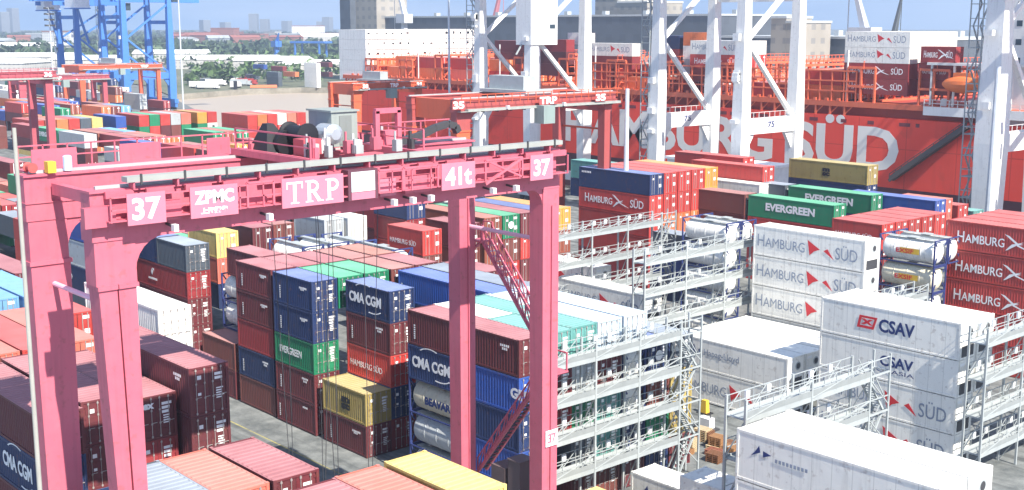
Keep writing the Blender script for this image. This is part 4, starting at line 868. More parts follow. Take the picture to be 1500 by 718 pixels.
def serif_trp(parent, o):
    """the letters T, R and P with slab serifs"""
    def sweep(pts, wd):
        out = []
        for (a, b), (c, d) in zip(pts[:-1], pts[1:]):
            v = Vector((c - a, d - b)).normalized(); n = Vector((-v.y, v.x)) * wd / 2; e = v * wd * .2
            out.append([(a + n.x - e.x, b + n.y - e.y), (a - n.x - e.x, b - n.y - e.y), (c - n.x + e.x, d - n.y + e.y), (c + n.x + e.x, d + n.y + e.y)])
        return out
    bowl = [(.28, 1.0)] + [(.42 + .27 * math.cos(R(a)), .76 + .24 * math.sin(R(a))) for a in (80, 45, 15, -15, -45, -80)] + [(.28, .52)]
    T = [[(.36, 0), (.54, 0), (.54, 1.05), (.36, 1.05)], [(.22, 0), (.68, 0), (.68, .06), (.22, .06)], [(0, .96), (.9, .96), (.9, 1.05), (0, 1.05)], [(0, .72), (.06, .72), (.06, .96), (0, .96)], [(.84, .72), (.9, .72), (.9, .96), (.84, .96)]]
    P = [[(.12, 0), (.30, 0), (.30, 1.05), (.12, 1.05)], [(0, 0), (.42, 0), (.42, .06), (0, .06)], [(0, .99), (.3, .99), (.3, 1.05), (0, 1.05)]] + sweep(bowl, .13)
    Rr = P + [[(.34, .52), (.54, .52), (.92, 0), (.70, 0)], [(.66, 0), (1.0, 0), (1.0, .06), (.66, .06)]]
    for i, (k, pl, dx) in enumerate((('T', T, 0), ('R', Rr, 1.05), ('P', P, 2.2))): logo(parent, 'serif' + k, pl, SIGNW, (o[0], o[1] + dx, o[2]), 1.0, 'x', 'lettering', .006)
rtg('pink rubber tyred gantry crane marked 37, ZPMC, TRP and 41t over the near yard', -52.3, -60.0, 22.85, 48.9, PINK, None, None, None, True)
rtg('red and orange gantry crane numbered 35 between the pink crane and the ship', -108.3, -116.6, 88.2, 111.6, ORCRANE, ((85.9, 87.7), (99.0, 102.0), (108.4, 110.3)), ('35', 'TRP', '35'), None, False, 23.6, REDCRANE)
rtg('bright orange gantry crane marked TRP in front of the bare red hull', -214.0, -222.5, 146.4, 162.6, ORCRANE, ((147, 148.6), (154, 156.4), (161.0, 162.6)), ('38', 'TRP', '38'), None, False, 19.8)
rtg('orange gantry crane standing in front of the blue quay cranes', -402.0, -416.0, 166.0, 193.0, ORCRANE, ((186, 189),), ('TRP',), None, False, 18.4, None)
rtg('small far pink gantry crane behind the left red one', -330.0, -338.0, 60.0, 84.0, PINK, ((66, 69),), ('TRP',), None, False, 19.4)
rtg('small far red gantry crane among the stacks before the blue cranes', -352.0, -360.0, 128.0, 152.0, ROSE, ((136, 139),), ('TRP',), None, False, 17.4)
rtg('dark red gantry crane cut off by the left edge', -219.0, -227.0, 58.0, 84.2, ROSE, ((69, 73), (83, 84.6)), ('TRP', '36'), None, False, 23.8)

# ------------------------------------------------------------------ galvanised racks with walkways for the refrigerated boxes
def rack(label, x, ya, yb, levels, stair=None, panel=.36):
    t = thing('reefer_rack', label, 'steel rack', (x, ya, 0), 0, 'steel access racks between the containers'); Ln = yb - ya; wd = .7
    n = max(1, round(Ln / 5.2)); st = Ln / n; top = levels[-1] + 1.2
    for i in range(n + 1):
        for dx in (-wd, wd): part('post', MB().bar((dx, i * st, 0), (dx, i * st, top), .075), STEEL, t)
    for i in range(n + 1):
        for a, b_ in zip([0] + levels[:-1], levels): part('brace', MB().bar((-wd, i * st, a), (wd, i * st, b_), .035), STEEL, t)
    for i in range(n):
        for a, b_ in zip([0] + levels[:-1], levels): part('brace', MB().bar((wd + .06, i * st, b_), (wd + .06, (i + 1) * st, b_ + 1.1), .03), STEEL, t)
    for z in levels:
        wk = part('walkway', MB().box(-wd, 0, z - .06, wd, Ln, z).box(-wd - .04, 0, z - .22, -wd, Ln, z + .12).box(wd, 0, z - .22, wd + .04, Ln, z + .12), STEEL, t)
        rl = MB(); k = max(1, round(Ln / 1.3)); s = Ln / k
        for dx in (-wd - .02, wd + .02):
            for zz in (z + .6, z + 1.12): rl.bar((dx, 0, zz), (dx, Ln, zz), .022)
            for i in range(k + 1): rl.bar((dx, i * s, z), (dx, i * s, z + 1.12), .02)
            for i in range(0, k, 2): rl.bar((dx, i * s, z + .05), (dx, (i + 1) * s, z + 1.1), .022)
        part('railing', rl, STEEL, wk)
        part('guard_mesh', MB().box(wd + .045, 0, z + .12, wd + .055, Ln, z + .12 + panel), flat('guard_mesh_grey', (.26, .28, .28), .7), wk)
        for i in range(n):
            for q in (.3, .62): part('socket_box', MB().box(-wd - .2, i * st + st * q, z + .5, -wd - .05, i * st + st * q + .35, z + 1.0), WHITE, wk)
    if stair:
        for j, (a, b_) in enumerate(zip([0] + levels[:-1], levels)):
            s = MB(); y1_, y2_ = (Ln + .2, Ln + 2.2) if j % 2 == 0 else (Ln + 2.2, Ln + .2)
            for dx in (-.35, .35): s.bar((dx, y1_, a), (dx, y2_, b_), .07); s.bar((dx, y1_, a + 1), (dx, y2_, b_ + 1), .03)
            for i in range(12): c = i / 12; s.box(-.35, y1_ + (y2_ - y1_) * c - .1, a + (b_ - a) * c, .35, y1_ + (y2_ - y1_) * c + .12, a + (b_ - a) * c + .03)
            part('stair_flight', s, STEEL, t)
        s = MB()
        for dx in (-.6, .6):
            for yy in (Ln + 2.4,): s.bar((dx, yy, 0), (dx, yy, top), .06)
        for z in levels: s.bar((-.6, Ln + 2.4, z), (.6, Ln + 2.4, z), .05); s.bar((.6, Ln, z), (.6, Ln + 2.4, z), .05); s.bar((-.6, Ln, z), (-.6, Ln + 2.4, z), .05); s.bar((.6, Ln, z + 1), (.6, Ln + 2.4, z + 1), .03); s.bar((.6, Ln, z), (.6, Ln + 2.4, z - 2.2), .03)
        part('stair_frame', s, STEEL, t)
    return t
LV = [3.3, 5.95, 8.55, 11.2]
rack('long grey steel rack of four walkways right of the pink crane leg', -57.2, 53.3, 66.4, LV, True)
rack('pale steel rack with a walkway above the big white container', -42.0, 54.3, 67.0, [2.9, 5.8, 8.7, 11.3], True)
rack('pale steel rack at the right edge beside the CSAV container ends', -42.6, 83.2, 100.5, [2.1, 4.9, 7.7, 10.5], False)
rack('pale steel rack between the blue framed tanks and the HAMBURG SÜD stack', -73.6, 80.5, 97.5, [3.6, 6.6, 9.4, 12.3], True)
rack('pale steel rack in front of the orange door ends', -88.4, 83.4, 99.4, [6.3, 9.2, 12.2], True)
rack('small steel rack beside the front HAMBURG SÜD containers', -57.6, 91.0, 101.0, [5.8, 9.0], False)

# ------------------------------------------------------------------ ship-to-shore quay cranes
def sts(label, xa, xb, ya, yb, mat, zp=16.2, zn=30.6, ztop=44.0, lw=1.15, house=True, boom=38, busy=True, num=None):
    t = thing('quay_crane', label, 'crane', ((xa + xb) / 2, (ya + yb) / 2, 0), 0, 'ship to shore quay cranes')
    ox, oy = (xa + xb) / 2, (ya + yb) / 2; xs = (xa - ox, xb - ox); y0, y1 = ya - oy, yb - oy
    for x in xs:
        for y in (y0, y1):
            part('leg', MB().frust((x, y, 4.2), lw * .75, lw * .95, (x, y, zp), lw * .9, lw).frust((x, y, zp), lw * .9, lw, (x, y, ztop), lw * .62, lw * .62), mat, t)
        pbm = MB(); pbm.box(x - lw * .55, y0 + lw, zp - 1.3, x + lw * .55, y1 - lw, zp + 1.2)
        for s, yy in ((1, y0 + lw), (-1, y1 - lw)): pbm.poly([(x - .3, yy, zp - 1.3), (x - .3, yy + s * 2.0, zp - 1.3), (x - .3, yy, zp - 4.2)]); pbm.poly([(x + .3, yy, zp - 1.3), (x + .3, yy, zp - 4.2), (x + .3, yy + s * 2.0, zp - 1.3)]); pbm.quad((x - .3, yy + s * 2, zp - 1.3), (x + .3, yy + s * 2, zp - 1.3), (x + .3, yy, zp - 4.2), (x - .3, yy, zp - 4.2))
        pm = part('portal_beam', pbm, mat, t)
        if num: txt(pm, num, LNAVY, (x + lw * .56, (y0 + y1) / 2 - 1, zp - .4), 1.8, 1.0, 'x', .03)
        rl = MB(); k = int((y1 - y0 - 2 * lw) / 1.4)
        for i in range(k + 1): rl.bar((x + .5, y0 + lw + i * 1.4, zp + 1.2), (x + .5, y0 + lw + i * 1.4, zp + 2.2), .03)
        rl.bar((x + .5, y0 + lw, zp + 2.2), (x + .5, y1 - lw, zp + 2.2), .03); part('railing', rl, mat, pm)
        part('diagonal_brace', MB().bar((x, y0 + lw * .6, zn), (x, y1 - lw * .8, zp + 1.2), .34), mat, t)
        part('diagonal_brace', MB().bar((x, y0 + lw * .6, zn), (x, y1 - lw * .5, ztop - 3), .34), mat, t)
        part('top_beam', MB().box(x - .6, y0 - 9, ztop, x + .6, y1 + 3, ztop + 1.6), mat, t)
    for y in (y0, y1):
        s = part('sill_beam', MB().box(xs[0] - 3.5, y - .8, 2.6, xs[1] + 3.5, y + .8, 4.2), mat, t)
        for x in xs:
            part('bogie', MB().box(x - 3.2, y - .5, 1.0, x + 3.2, y + .5, 2.6), mat, s)
            for q in (-2.5, -.9, .9, 2.5): part('wheel', MB().lathe([(-.2, .55), (.2, .55)], 'y', (x + q, y, .58), 12), DKSTEEL, s)
    part('cross_beam', MB().box(xs[0] + lw, y0 - .55, zp + 22, xs[1] - lw, y0 + .55, zp + 23.4), mat, t)
    part('cross_beam', MB().box(xs[0] + lw, y1 - .5, zp + 20, xs[1] - lw, y1 + .5, zp + 21.4), mat, t)
    bm = MB()
    for dx in (-2.2, 2.2): bm.box(dx - .45, y0 - 14, ztop + 1.6, dx + .45, y1 + boom, ztop + 3.2)
    yy = y0 - 13
    while yy < y1 + boom: bm.box(-1.75, yy, ztop + 1.8, 1.75, yy + .5, ztop + 2.4); yy += 6
    part('boom', bm, mat, t)
    for dx in (xs[0] * .35, xs[1] * .35):
        part('apex_frame', MB().bar((dx * 2.4, y1, ztop + 1.6), (dx * .4, y1 - 1, ztop + 17), .5).bar((dx * .4, y1 - 1, ztop + 17), (dx * 2.4, y0, ztop + 1.6), .3), mat, t)
    part('stay', MB().bar((0, y1 - 1, ztop + 17), (0, y1 + boom * .55, ztop + 3.2), .18).bar((0, y1 - 1, ztop + 17), (0, y1 + boom * .95, ztop + 3.2), .18), mat, t)
    if house: part('machinery_house', MB().box(-4, y0 - 13, ztop + 3.2, 4, y0 - 2, ztop + 8).box(-4.3, y0 - 13.3, ztop + 8, 4.3, y0 - 1.7, ztop + 8.25), WCRANE, t)
    part('operator_cab', MB().box(-1.2, y1 + 6, ztop - 1.8, 1.2, y1 + 9, ztop + 1.2), GLASS, t)
    if busy:
        ld = MB(); x = xs[0] - lw - .9; y = y0
        z = 4.2; s = 1
        for dx in (-.9, .9):
            for dy in (-1.1, 1.1): ld.bar((x + dx, y + dy, 3.2), (x + dx, y + dy, ztop), .07)
        while z < ztop - 3:
            ld.bar((x - .5, y - s * 1.0, z), (x - .5, y + s * 1.0, z + 2.9), .08); ld.bar((x + .5, y - s * 1.0, z), (x + .5, y + s * 1.0, z + 2.9), .08)
            for zz in (z, z + 1): ld.bar((x - .9, y - 1.1, zz), (x + .9, y - 1.1, zz), .05); ld.bar((x - .9, y + 1.1, zz), (x + .9, y + 1.1, zz), .05); ld.bar((x - .9, y - 1.1, zz), (x - .9, y + 1.1, zz), .05)
            ld.box(x - .9, y - 1.1, z - .06, x + .9, y + 1.1, z); s = -s; z += 2.9
        part('stair_tower', ld, STEEL, t)
        rr = random.Random(int(xa))
        for i in range(10):
            z = rr.uniform(6, ztop - 4); x = xs[rr.randint(0, 1)]; y = y0 - lw
            part('service_box', MB().box(x - .8, y - rr.uniform(.3, .9), z, x + .4, y - .02, z + rr.uniform(.4, 1.6)), [WCRANE], t)
    return t
WC = 'white quay crane '
sts(WC + 'whose wide leg rises left of centre by the hull', -188.0, -173.2, 158.4, 172.6, WCRANE, 18.2, 31.2)
sts(WC + 'straddling the BURG of the hull lettering', -141.2, -123.4, 158.4, 172.8, WCRANE, 17.2, 30.8, num='75')
sts(WC + 'with the large leg at the right edge', -81.2, -64.0, 158.4, 173.0, WCRANE, 17.6, 33.0, lw=1.75)
# white machinery cabinet low on the first crane and its cable reel house
cb = thing('machinery_cabin', 'big white boxy cabin hung on the first white crane leg', 'crane cabin', (-174.6, 158.8, 29.6))
part('cabin_wall', MB().box(-1.6, -1.6, 0, 2.6, 5.2, 12), WCRANE, cb); part('cabin_window', MB().box(2.605, 3.2, 3, 2.63, 4.6, 3.8), GLASS, cb)
part('cabin_bracket', MB().bar((0, -1.55, .1), (0, -3, -1.8), .12), STEEL, cb)
BW = 'blue quay crane '
sts(BW + 'left of the other at the far basin', -512.0, -494.0, 203.0, 221.0, BCRANE, 13.5, 28, 41, 1.3, True, 40)
sts(BW + 'right of the other at the far basin', -478.0, -459.0, 207.0, 226.0, BCRANE, 13.5, 28, 44, 1.4, True, 40)
for i, (x, y, zz) in enumerate(((-512, 199, 39.2), (-486, 200.5, 39.8))):
    c = thing('crane_cabinet', ['left one of two white cabinets atop the blue crane', 'right one of two white cabinets atop the blue crane'][i], 'cabinet', (x, y, zz))
    part('cabinet_wall', MB().box(-4.5, -3.2, 0, 4.5, 3.2, 5.4), WHITE, c); part('cabinet_base', MB().box(-4.8, -3.5, -.4, 4.8, 3.5, -.003), BCRANE, c)
    part('support', MB().bar((0, 0, -.4), (0, 4, -14), .4), BCRANE, c)
# far pale cranes and jibs on the horizon
def jib(label, x, y, h, col, lean, s=1.0):
    t = thing('harbour_crane', label, 'crane', (x, y, 0), 0)
    part('tower', MB().frust((0, 0, 0), 2.2 * s, 2.2 * s, (0, 0, h * .55), 1.2 * s, 1.2 * s), col, t)
    part('slewing_house', MB().box(-4 * s, -3 * s, h * .55, 4 * s, 3 * s, h * .55 + 5 * s), col, t)
    part('jib', MB().bar((0, 0, h * .55 + 4), (lean, 0, h), .9 * s, r2=.4 * s).bar((0, 2, h * .55 + 4), (lean, 0, h), .5 * s, r2=.3 * s), col, t)
    part('hook_rope', MB().bar((lean, 0, h), (lean, 0, h * .4), .12 * s), col, t)
PALEC = paint('far_crane_pale', (.5, .52, .56)); DGR = paint('far_crane_dark', (.10, .12, .14)); RCR = paint('far_crane_rose', (.5, .16, .18))
p = atY(592, 20, 420); jib('pale slanting harbour crane jib beside the grey tower', p.x, 420, 62, PALEC, -9)
p = atY(724, 10, 470); jib('rose harbour crane jib behind the first white crane', p.x, 470, 60, RCR, 8)
p = atY(1268, 20, 330); jib('pale harbour crane over the white ship containers', p.x, 330, 50, PALEC, -6)
p = atY(1291, 20, 330); jib('dark harbour crane head over the white ship containers', p.x, 336, 42, DGR, 3, .7)
p = atY(405, 80, 560); jib('pale blue dock crane on the far quay', p.x, 560, 26, BCRANE, 5)
g = thing('dock_gantry', 'pale blue gantry frame beyond the far quay containers', 'crane', (p.x + 6, 575, .4), R(20))
for x in (0, 26):
    for y in (0, 10): part('leg', MB().frust((x, y, 0), .8, .8, (x, y, 17), .6, .6), BCRANE, g)
part('girder', MB().box(-5, -.8, 17, 32, 10.8, 18.6), BCRANE, g)

# ------------------------------------------------------------------ the red ship
def ship():
    t = thing('container_ship', 'huge red container ship lettered HAMBURG SÜD alongside the quay', 'ship', (-180, 202, 0))
    red = paint('hull_red', (.84, .060, .032), .7, .26, .14, 0, .0, .12, seam=9.0); boot = paint('boot_top_plum', (.10, .025, .05), .5, .3, .05, 0, .0, .2)
    x0, x1, hb = -96.5, 150.0, 20.0
    mb = MB(); xs = []; nx = 60
    for i in range(nx + 1):
        f = i / nx; x = x0 + (x1 - x0) * f
        e = min(1, (x - x0) / 16 + .55); g = min(1, max(0.05, (x1 - x) / 46)) ** .6
        xs.append((x, hb * min(e, 1) * g, hb * min(1, e * .9) * g * (.97 if g > .9 else .8)))
    Z = [-3.5, 6.6, 18.1]
    for s in (-1, 1):
        for (xa, wa, ba), (xb, wb, bb) in zip(xs[:-1], xs[1:]):
            for k in range(2):
                a0, b0 = (ba, bb) if k == 0 else (wa, wb)
                q = [(xa, s * (a0 if k == 0 else wa), Z[k]), (xb, s * (b0 if k == 0 else wb), Z[k]), (xb, s * wb, Z[k + 1]), (xa, s * wa, Z[k + 1])]
                mb.poly(q if s < 0 else q[::-1], 1 if k == 0 else 0)
    for (xa, wa, ba), (xb, wb, bb) in zip(xs[:-1], xs[1:]): mb.quad((xa, -wa, 18.1), (xb, -wb, 18.1), (xb, wb, 18.1), (xa, wa, 18.1), 0)
    xa, wa, ba = xs[0]; mb.poly([(xa, wa, -3.5), (xa, -wa, -3.5), (xa, -wa, 18.1), (xa, wa, 18.1)], 0)
    xa, wa, ba = xs[-1]; mb.poly([(xa, -wa, -3.5), (xa, wa, -3.5), (xa, wa, 18.1), (xa, -wa, 18.1)], 0)
    part('hull', mb, [red, boot], t)
    L = txt(t, 'HAMBURG SÜD', paint('hull_lettering', (.90, .88, .84), .6, .08), (-8.4, -hb - .02, 9.0), 79.2, 9.2, 'y', .03)
    # deck edge: coaming and stanchions
    ORD_ = paint('deck_orange', (.72, .14, .06), .45, .25, .06)
    mb = MB(); mb.box(-92, -hb + .05, 19.6, 140, -hb + 2.0, 20.5)
    part('side_coaming', mb, ORD_, t)
    x = -91
    while x < 60: part('coaming_stanchion', MB().box(x, -hb + .1, 18.1, x + .35, -hb + .5, 19.6).bar((x, -hb + .2, 18.1), (x + 1.6, -hb + .3, 19.6), .08), ORD_, t); x += 2.9
    mb = MB(); mb.box(-92, -hb + 2.2, 18.1, 84, hb - 2.2, 20.3); part('hatch_covers', mb, paint('hatch_red', (.42, .06, .04), .5, .3), t)
    x = -88
    while x < 60: part('fairlead', MB().box(x, -hb + .04, 20.5, x + .6, -hb + .3, 20.95), [ORD_], t); x += 2.4
    # lashing bridges
    def bridge(x, zt=26.2, ny=15):
        b = MB(); w2 = hb - .4
        for i in range(ny + 1): y = -w2 + 2 * w2 * i / ny; b.box(x - .18, y - .18, 20.3, x + .18, y + .18, zt)
        for z in (20.4, 23.1, zt): b.box(x - .5, -w2 - .2, z - .22, x + .5, w2 + .2, z + .22)
        for z in (21.8, 24.6): b.bar((x + .2, -w2, z), (x + .2, w2, z), .07)
        for i in range(0, ny, 3): y = -w2 + 2 * w2 * i / ny; b.bar((x, y, 20.4), (x, y + 2 * w2 / ny, 23), .1)
        for i in range(ny * 2 + 1): y = -w2 + w2 * i / ny; b.bar((x + .4, y, zt), (x + .4, y, zt + 1.1), .05)
        b.bar((x + .4, -w2, zt + 1.1), (x + .4, w2, zt + 1.1), .05)
        # return frame along the ship's side
        for dx in (-2.6, 2.6): b.box(x + dx - .16, -w2 - .1, 20.3, x + dx + .16, -w2 + .25, zt)
        for z in (23.1, zt): b.box(x - 2.6, -w2 - .12, z - .2, x + 2.6, -w2 + .2, z + .2)
        part('lashing_bridge', b, ORD_, t)
    for x in (-79.5, -65, -50.8, -36.6, -22.4, -8.2, 6, 20.2, 34.4, 48.6, 62.8, 76.2, 100): bridge(x, 26.2 if x > -60 else 24.8)
    # side stanchion cages between the bridges (empty bays)
    mb = MB()
    for x in [-3 + i * 2.4 for i in range(28)]: mb.box(x, -hb + .3, 20.5, x + .22, -hb + .6, 25.6)
    for z in (22.2, 23.9, 25.6): mb.box(-3, -hb + .28, z - .12, 62, -hb + .62, z + .12)
    part('side_cage', mb, ORD_, t)
    # house, boat deck, lifeboat, gangway
    wh = paint('ship_white', (.80, .80, .78), .45, .12, .06)
    mb = MB(); mb.box(84.5, -hb + 1.5, 18.1, 97, hb - 1.5, 38); part('deckhouse', mb, wh, t)
    mb = MB()
    for z in (27.5, 30.3, 33.1, 35.9):
        for i in range(7): mb.box(85.3 + i * 1.7, -hb + 1.46, z, 86.2 + i * 1.7, -hb + 1.498, z + .9)
        for i in range(14): mb.box(97.002, -hb + 3 + i * 2.4, z, 97.04, -hb + 4.2 + i * 2.4, z + .9)
    part('cabin_window', mb, GLASS, t)
    mb = MB(); mb.box(75, -hb - .4, 19.0, 96, -hb + 3.5, 20.4); part('boat_deck', mb, wh, t)
    rl = MB()
    for i in range(15): rl.bar((75.1 + i * 1.45, -hb - .35, 20.4), (75.1 + i * 1.45, -hb - .35, 21.5), .05)
    for z in (20.95, 21.5): rl.bar((75, -hb - .35, z), (96, -hb - .35, z), .045)
    part('railing', rl, wh, t)
    mb = MB()
    for x in (75.6, 79.5, 84, 89): mb.box(x, -hb + .2, 20.4, x + .3, -hb + .5, 27)
    mb.box(75, -hb, 27, 92, -hb + 3.5, 27.4)
    for x in (77.4, 82, 87): mb.box(x, -hb + .8, 20.4, x + 1.3, -hb + 1.9, 21.7)
    part('davit', mb, wh, t)
    lb = MB(); pr = []
    for i in range(15): f = i / 14; pr.append((-3.6 + 7.2 * f, .08 + 1.35 * math.sin(math.pi * min(max(f * .98 + .01, 0), 1)) ** .55))
    lb.lathe(pr, 'x', (81.6, -hb - .1, 24.1), 16); lb.box(80.0, -hb - .7, 25.2, 83.4, -hb + .5, 25.9)
    part('lifeboat', lb, paint('lifeboat_orange', (.72, .17, .04), .4, .1), t, smooth=False)
    gw = MB(); P, Q = Vector((83.2, -hb - .9, 17.6)), Vector((70.2, -hb - .9, 8.0))  # ladder put in for the dark shade line along the hull's knuckle
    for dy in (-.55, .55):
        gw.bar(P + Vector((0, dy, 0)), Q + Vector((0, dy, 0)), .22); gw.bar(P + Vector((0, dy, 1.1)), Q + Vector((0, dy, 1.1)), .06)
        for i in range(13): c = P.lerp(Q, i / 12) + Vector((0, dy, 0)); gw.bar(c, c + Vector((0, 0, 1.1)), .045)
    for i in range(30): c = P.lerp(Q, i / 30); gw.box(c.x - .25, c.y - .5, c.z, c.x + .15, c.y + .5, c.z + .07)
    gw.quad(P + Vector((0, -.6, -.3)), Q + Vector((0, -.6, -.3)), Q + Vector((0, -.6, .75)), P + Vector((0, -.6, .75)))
    part('shade_line_ladder', gw, paint('shade_line_dark', (.08, .07, .07)), t)
    # draught of small dark scuppers along the sheer
    mb = MB(); rr = random.Random(3); x = -8
    while x < 74:
        wv = rr.uniform(.4, 2.2); mb.box(x, -hb - .03, 16.9, x + wv, -hb - .005, 17.5); x += wv + rr.uniform(.6, 5)
    part('scupper', mb, paint('scupper_dark', (.16, .02, .03)), t)
    mb = MB()
    for x in (-60, -30, 0, 30, 60): mb.bar((x, -hb + .5, 20.4), (x, -hb + .5, 29), .1)
    part('lamp_post', mb, wh, t)
    return t
ship()
def shipstack(xe, y, ztop, items, label, L=L40):
    z = ztop
    for i, (c, mk) in enumerate(items):
        z -= HS
        lab = f"{c} container, {LEV[len(items)].split('|')[i]} {label}" if len(items) > 1 else f'{c} container {label}'
        if len(lab.split()) > 16: print('LONG', lab)
        container(xe, y, z, L, 'S', c, lab, mk, 2, 'containers on the ship deck')
rfm0 = random.Random(8)
for r in range(15):
    y = 182.4 + r * 2.5
    FARBOX.extend([(-261.8, y, 32.1 - HS * (k + 1), L40, HS, 'white' if k < 3 or r == 0 else 'orange') for k in range(5)])
for bx, nt_ in ((-122.5, 2), (-131.5, 1), (-155.0, 1), (-166.0, 2), (-178.0, 2), (-209.5, 2), (-221.5, 2), (-233.5, 2), (-245.5, 2)):
    for r in range(14):
        for k in range(nt_ if rfm0.random() < .8 else 1): FARBOX.append((bx, 184.8 + r * 2.5, 20.35 + HS * k, 10.4, HS, rfm0.choice(['orange', 'red', 'red', 'orange', 'dark red', 'salmon', 'white'])))
shipstack(-108.6, 182.6, 32.2, [('white', 'hsw'), ('white', 'hsw'), ('dark red', 'hsr'), ('dark red', 'hsr')], 'on deck under the dark crane')
for r in range(1, 6): shipstack(-108.6, 182.6 + 2.5 * r, 32.2, [('white', None)] + ([('white', None), ('dark red', None), ('dark red', None)] if r == 1 else []), f'on deck, {ORD[r]} row behind HAMBURG SÜD pair')
shipstack(-99.6 - .9, 182.6, 29.9, [('dark red', 'hsr')], 'on deck nearest the lifeboat', L20)
shipstack(-101.0, 183.0, 27.3, [('dark red', 'red20'), ('dark red', None)], 'stacked behind the lifeboat', L20)
shipstack(-143.0, 183, 30.4, [('white', 'hsw'), ('red', 'hsr'), ('dark red', None)], 'on deck behind the second crane')
for r in range(1, 3): shipstack(-143.0, 183 + 2.5 * r, 30.4, [('white', None), ('red', None)], f'on deck behind the second crane, {ORD[r]} row back')
shipstack(-151.5 - 2, 186, 31.9, [('orange', None), ('white', None), ('grey', None), ('white', None)], 'on deck above the lettering R', L20)
shipstack(-160.6, 186, 31.2, [('navy', None), ('dark red', None), ('maroon', None)], 'on deck above the lettering U', L20)
shipstack(-171.2, 184, 29.6, [('white', 'hsw'), ('dark red', None)], 'on deck above the lettering M')
shipstack(-190.2, 184, 30.2, [('dark red', None), ('maroon', None), ('maroon', None)], 'on deck right of the broad white leg')
shipstack(-203.6, 186, 29.8, [('maroon', None), ('maroon', None), ('red', None)], 'on deck left of the broad white leg')
shipstack(-191.5, 191.5, 31.6, [('white', None)], 'on deck above the dark red ones', L20)
# one mass for the far containers
rfm = random.Random(2)
def farmass():
    cols = sorted({c for *_, c in FARBOX}); ix = {c: i for i, c in enumerate(cols)}; mb = MB(); nC = len(cols)
    for (xe, y, z, L, h, c) in FARBOX:
        mb.box(xe - L, y, z + .03, xe, y + W, z + h, ix[c], top=nC + ix[c])
        mb.box(xe + .005, y + W / 2 - .04, z + .2, xe + .03, y + W / 2 + .04, z + h - .15, nC * 2)
        if c == 'white' and rfm.random() < .8: q0 = rfm.uniform(.3, 1.2); mb.box(xe + .005, y + q0, z + 1.4, xe + .03, y + q0 + rfm.uniform(.4, .9), z + rfm.uniform(1.7, 2.1), nC * 2)
        for q in (.5, 1.85): mb.box(xe + .005, y + q, z + .15, xe + .05, y + q + .09, z + h - .1, nC * 2 + 1)
        mb.box(xe - .03, y + .02, z + .0, xe + .02, y + W - .02, z + .16, nC * 2)
        mb.box(xe + .005, y + 1.55, z + h - .6, xe + .03, y + 2.1, z + h - .35, nC * 2 + 1)
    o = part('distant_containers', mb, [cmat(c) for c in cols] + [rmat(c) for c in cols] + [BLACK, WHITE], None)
    tag(o, 'all remaining containers, tiny far off or hidden behind the front stacks', 'containers', None, 'stuff')
farmass()

sb = thing('substation', 'white windowless substation under the second white crane', 'building', (-121.0, 152.0, 0))
part('wall', MB().box(-10, -2.5, 0, 10, 2.5, 12.2), flat('substation_white', (.78, .79, .78), .6), sb); part('roof', MB().box(-10.3, -2.8, 12.203, 10.3, 2.8, 12.6), WHITE, sb)
for q in (-5, 0, 5): part('louvre', MB().box(q - .8, -2.56, 7, q + .8, -2.503, 9), STEEL, sb)
# ------------------------------------------------------------------ lamp masts and poles
def mast(label, x, y, h, heads=True, r=.28, col=None):
    t = thing('lamp_mast', label, 'lamp mast', (x, y, 0)); col = col or flat('mast_pale', (.62, .66, .70), .4, .2)
    part('pole', MB().bar((0, 0, 0), (0, 0, h), r, 0, r2=r * .6, n=10), col, t); part('base_plate', MB().box(-r * 2, -r * 2, 0, r * 2, r * 2, .12), STEEL, t)
    if heads:
        hd = MB()
        for z in (h, h - 1.6, h - 3.2, h - 4.8): hd.bar((-1.1, 0, z), (1.1, 0, z), .07); hd.bar((0, -1.1, z), (0, 1.1, z), .07)
        hr = part('lamp_ring', hd, STEEL, t); lm = MB()
        for z in (h, h - 1.6, h - 3.2, h - 4.8):
            for a, b_ in ((1.1, 0), (-1.1, 0), (0, 1.1), (0, -1.1)): lm.box(a - .3, b_ - .3, z - .35, a + .3, b_ + .3, z + .15)
        part('lamp_head', lm, DKSTEEL, hr)
mast('tall pale lamp mast left of the brown water', -353.5, 180.5 - 3, 52); mast('pale lamp mast before the blue cranes', -352.0, 137.0, 38, True, .3)
p = at(659, 205, 10.0); mast('slender grey lamp mast in front of the red hull', p.x, p.y, 48, False)
mast('pale grey mast beside the slender red crane leg', -108.6 + 3.8, 111.6 + .3, 25.6, False, .42)
mast('grey lamp mast at the right edge above the red containers', -79.0, 154.6, 28, False, .55)
p = at(20, 180, 30.55); t_ = mast('thin pale pole rising close by at the left edge', p.x, p.y, 30.4, False, .10, flat('pole_cream', (.36, .35, .31), .6))

# ------------------------------------------------------------------ small things on the open ground
pl = thing('pallet_heap', 'heap of orange brown pallets and timber on the open ground', 'pallets', (-60.0, 73.6, 0), R(8))
rr = random.Random(5)
WOOD = [flat('timber_orange', (.38, .20, .09)), flat('timber_brown', (.22, .10, .05)), flat('timber_pale', (.60, .48, .30)), flat('timber_rust', (.28, .10, .06))]
for i in range(16):
    x, y = rr.uniform(-2.6, 2.6), rr.uniform(-2.2, 2.2); mb = MB(); z = 0
    for j in range(rr.randint(2, 7)):
        for q in range(5): mb.box(x - .6, y - .5 + q * .22, z + .1, x + .6, y - .36 + q * .22, z + .13)
        for q in (-.55, 0, .45): mb.box(x + q, y - .5, z, x + q + .1, y + .52, z + .1)
        z += .15
    part('pallet_pile', mb, rr.choice(WOOD), pl, rot=(0, 0, 0))
gs = thing('generator_set', 'small white generator cabinet on the ground by the pallets', 'generator', (-63.2, 77.8, 0))
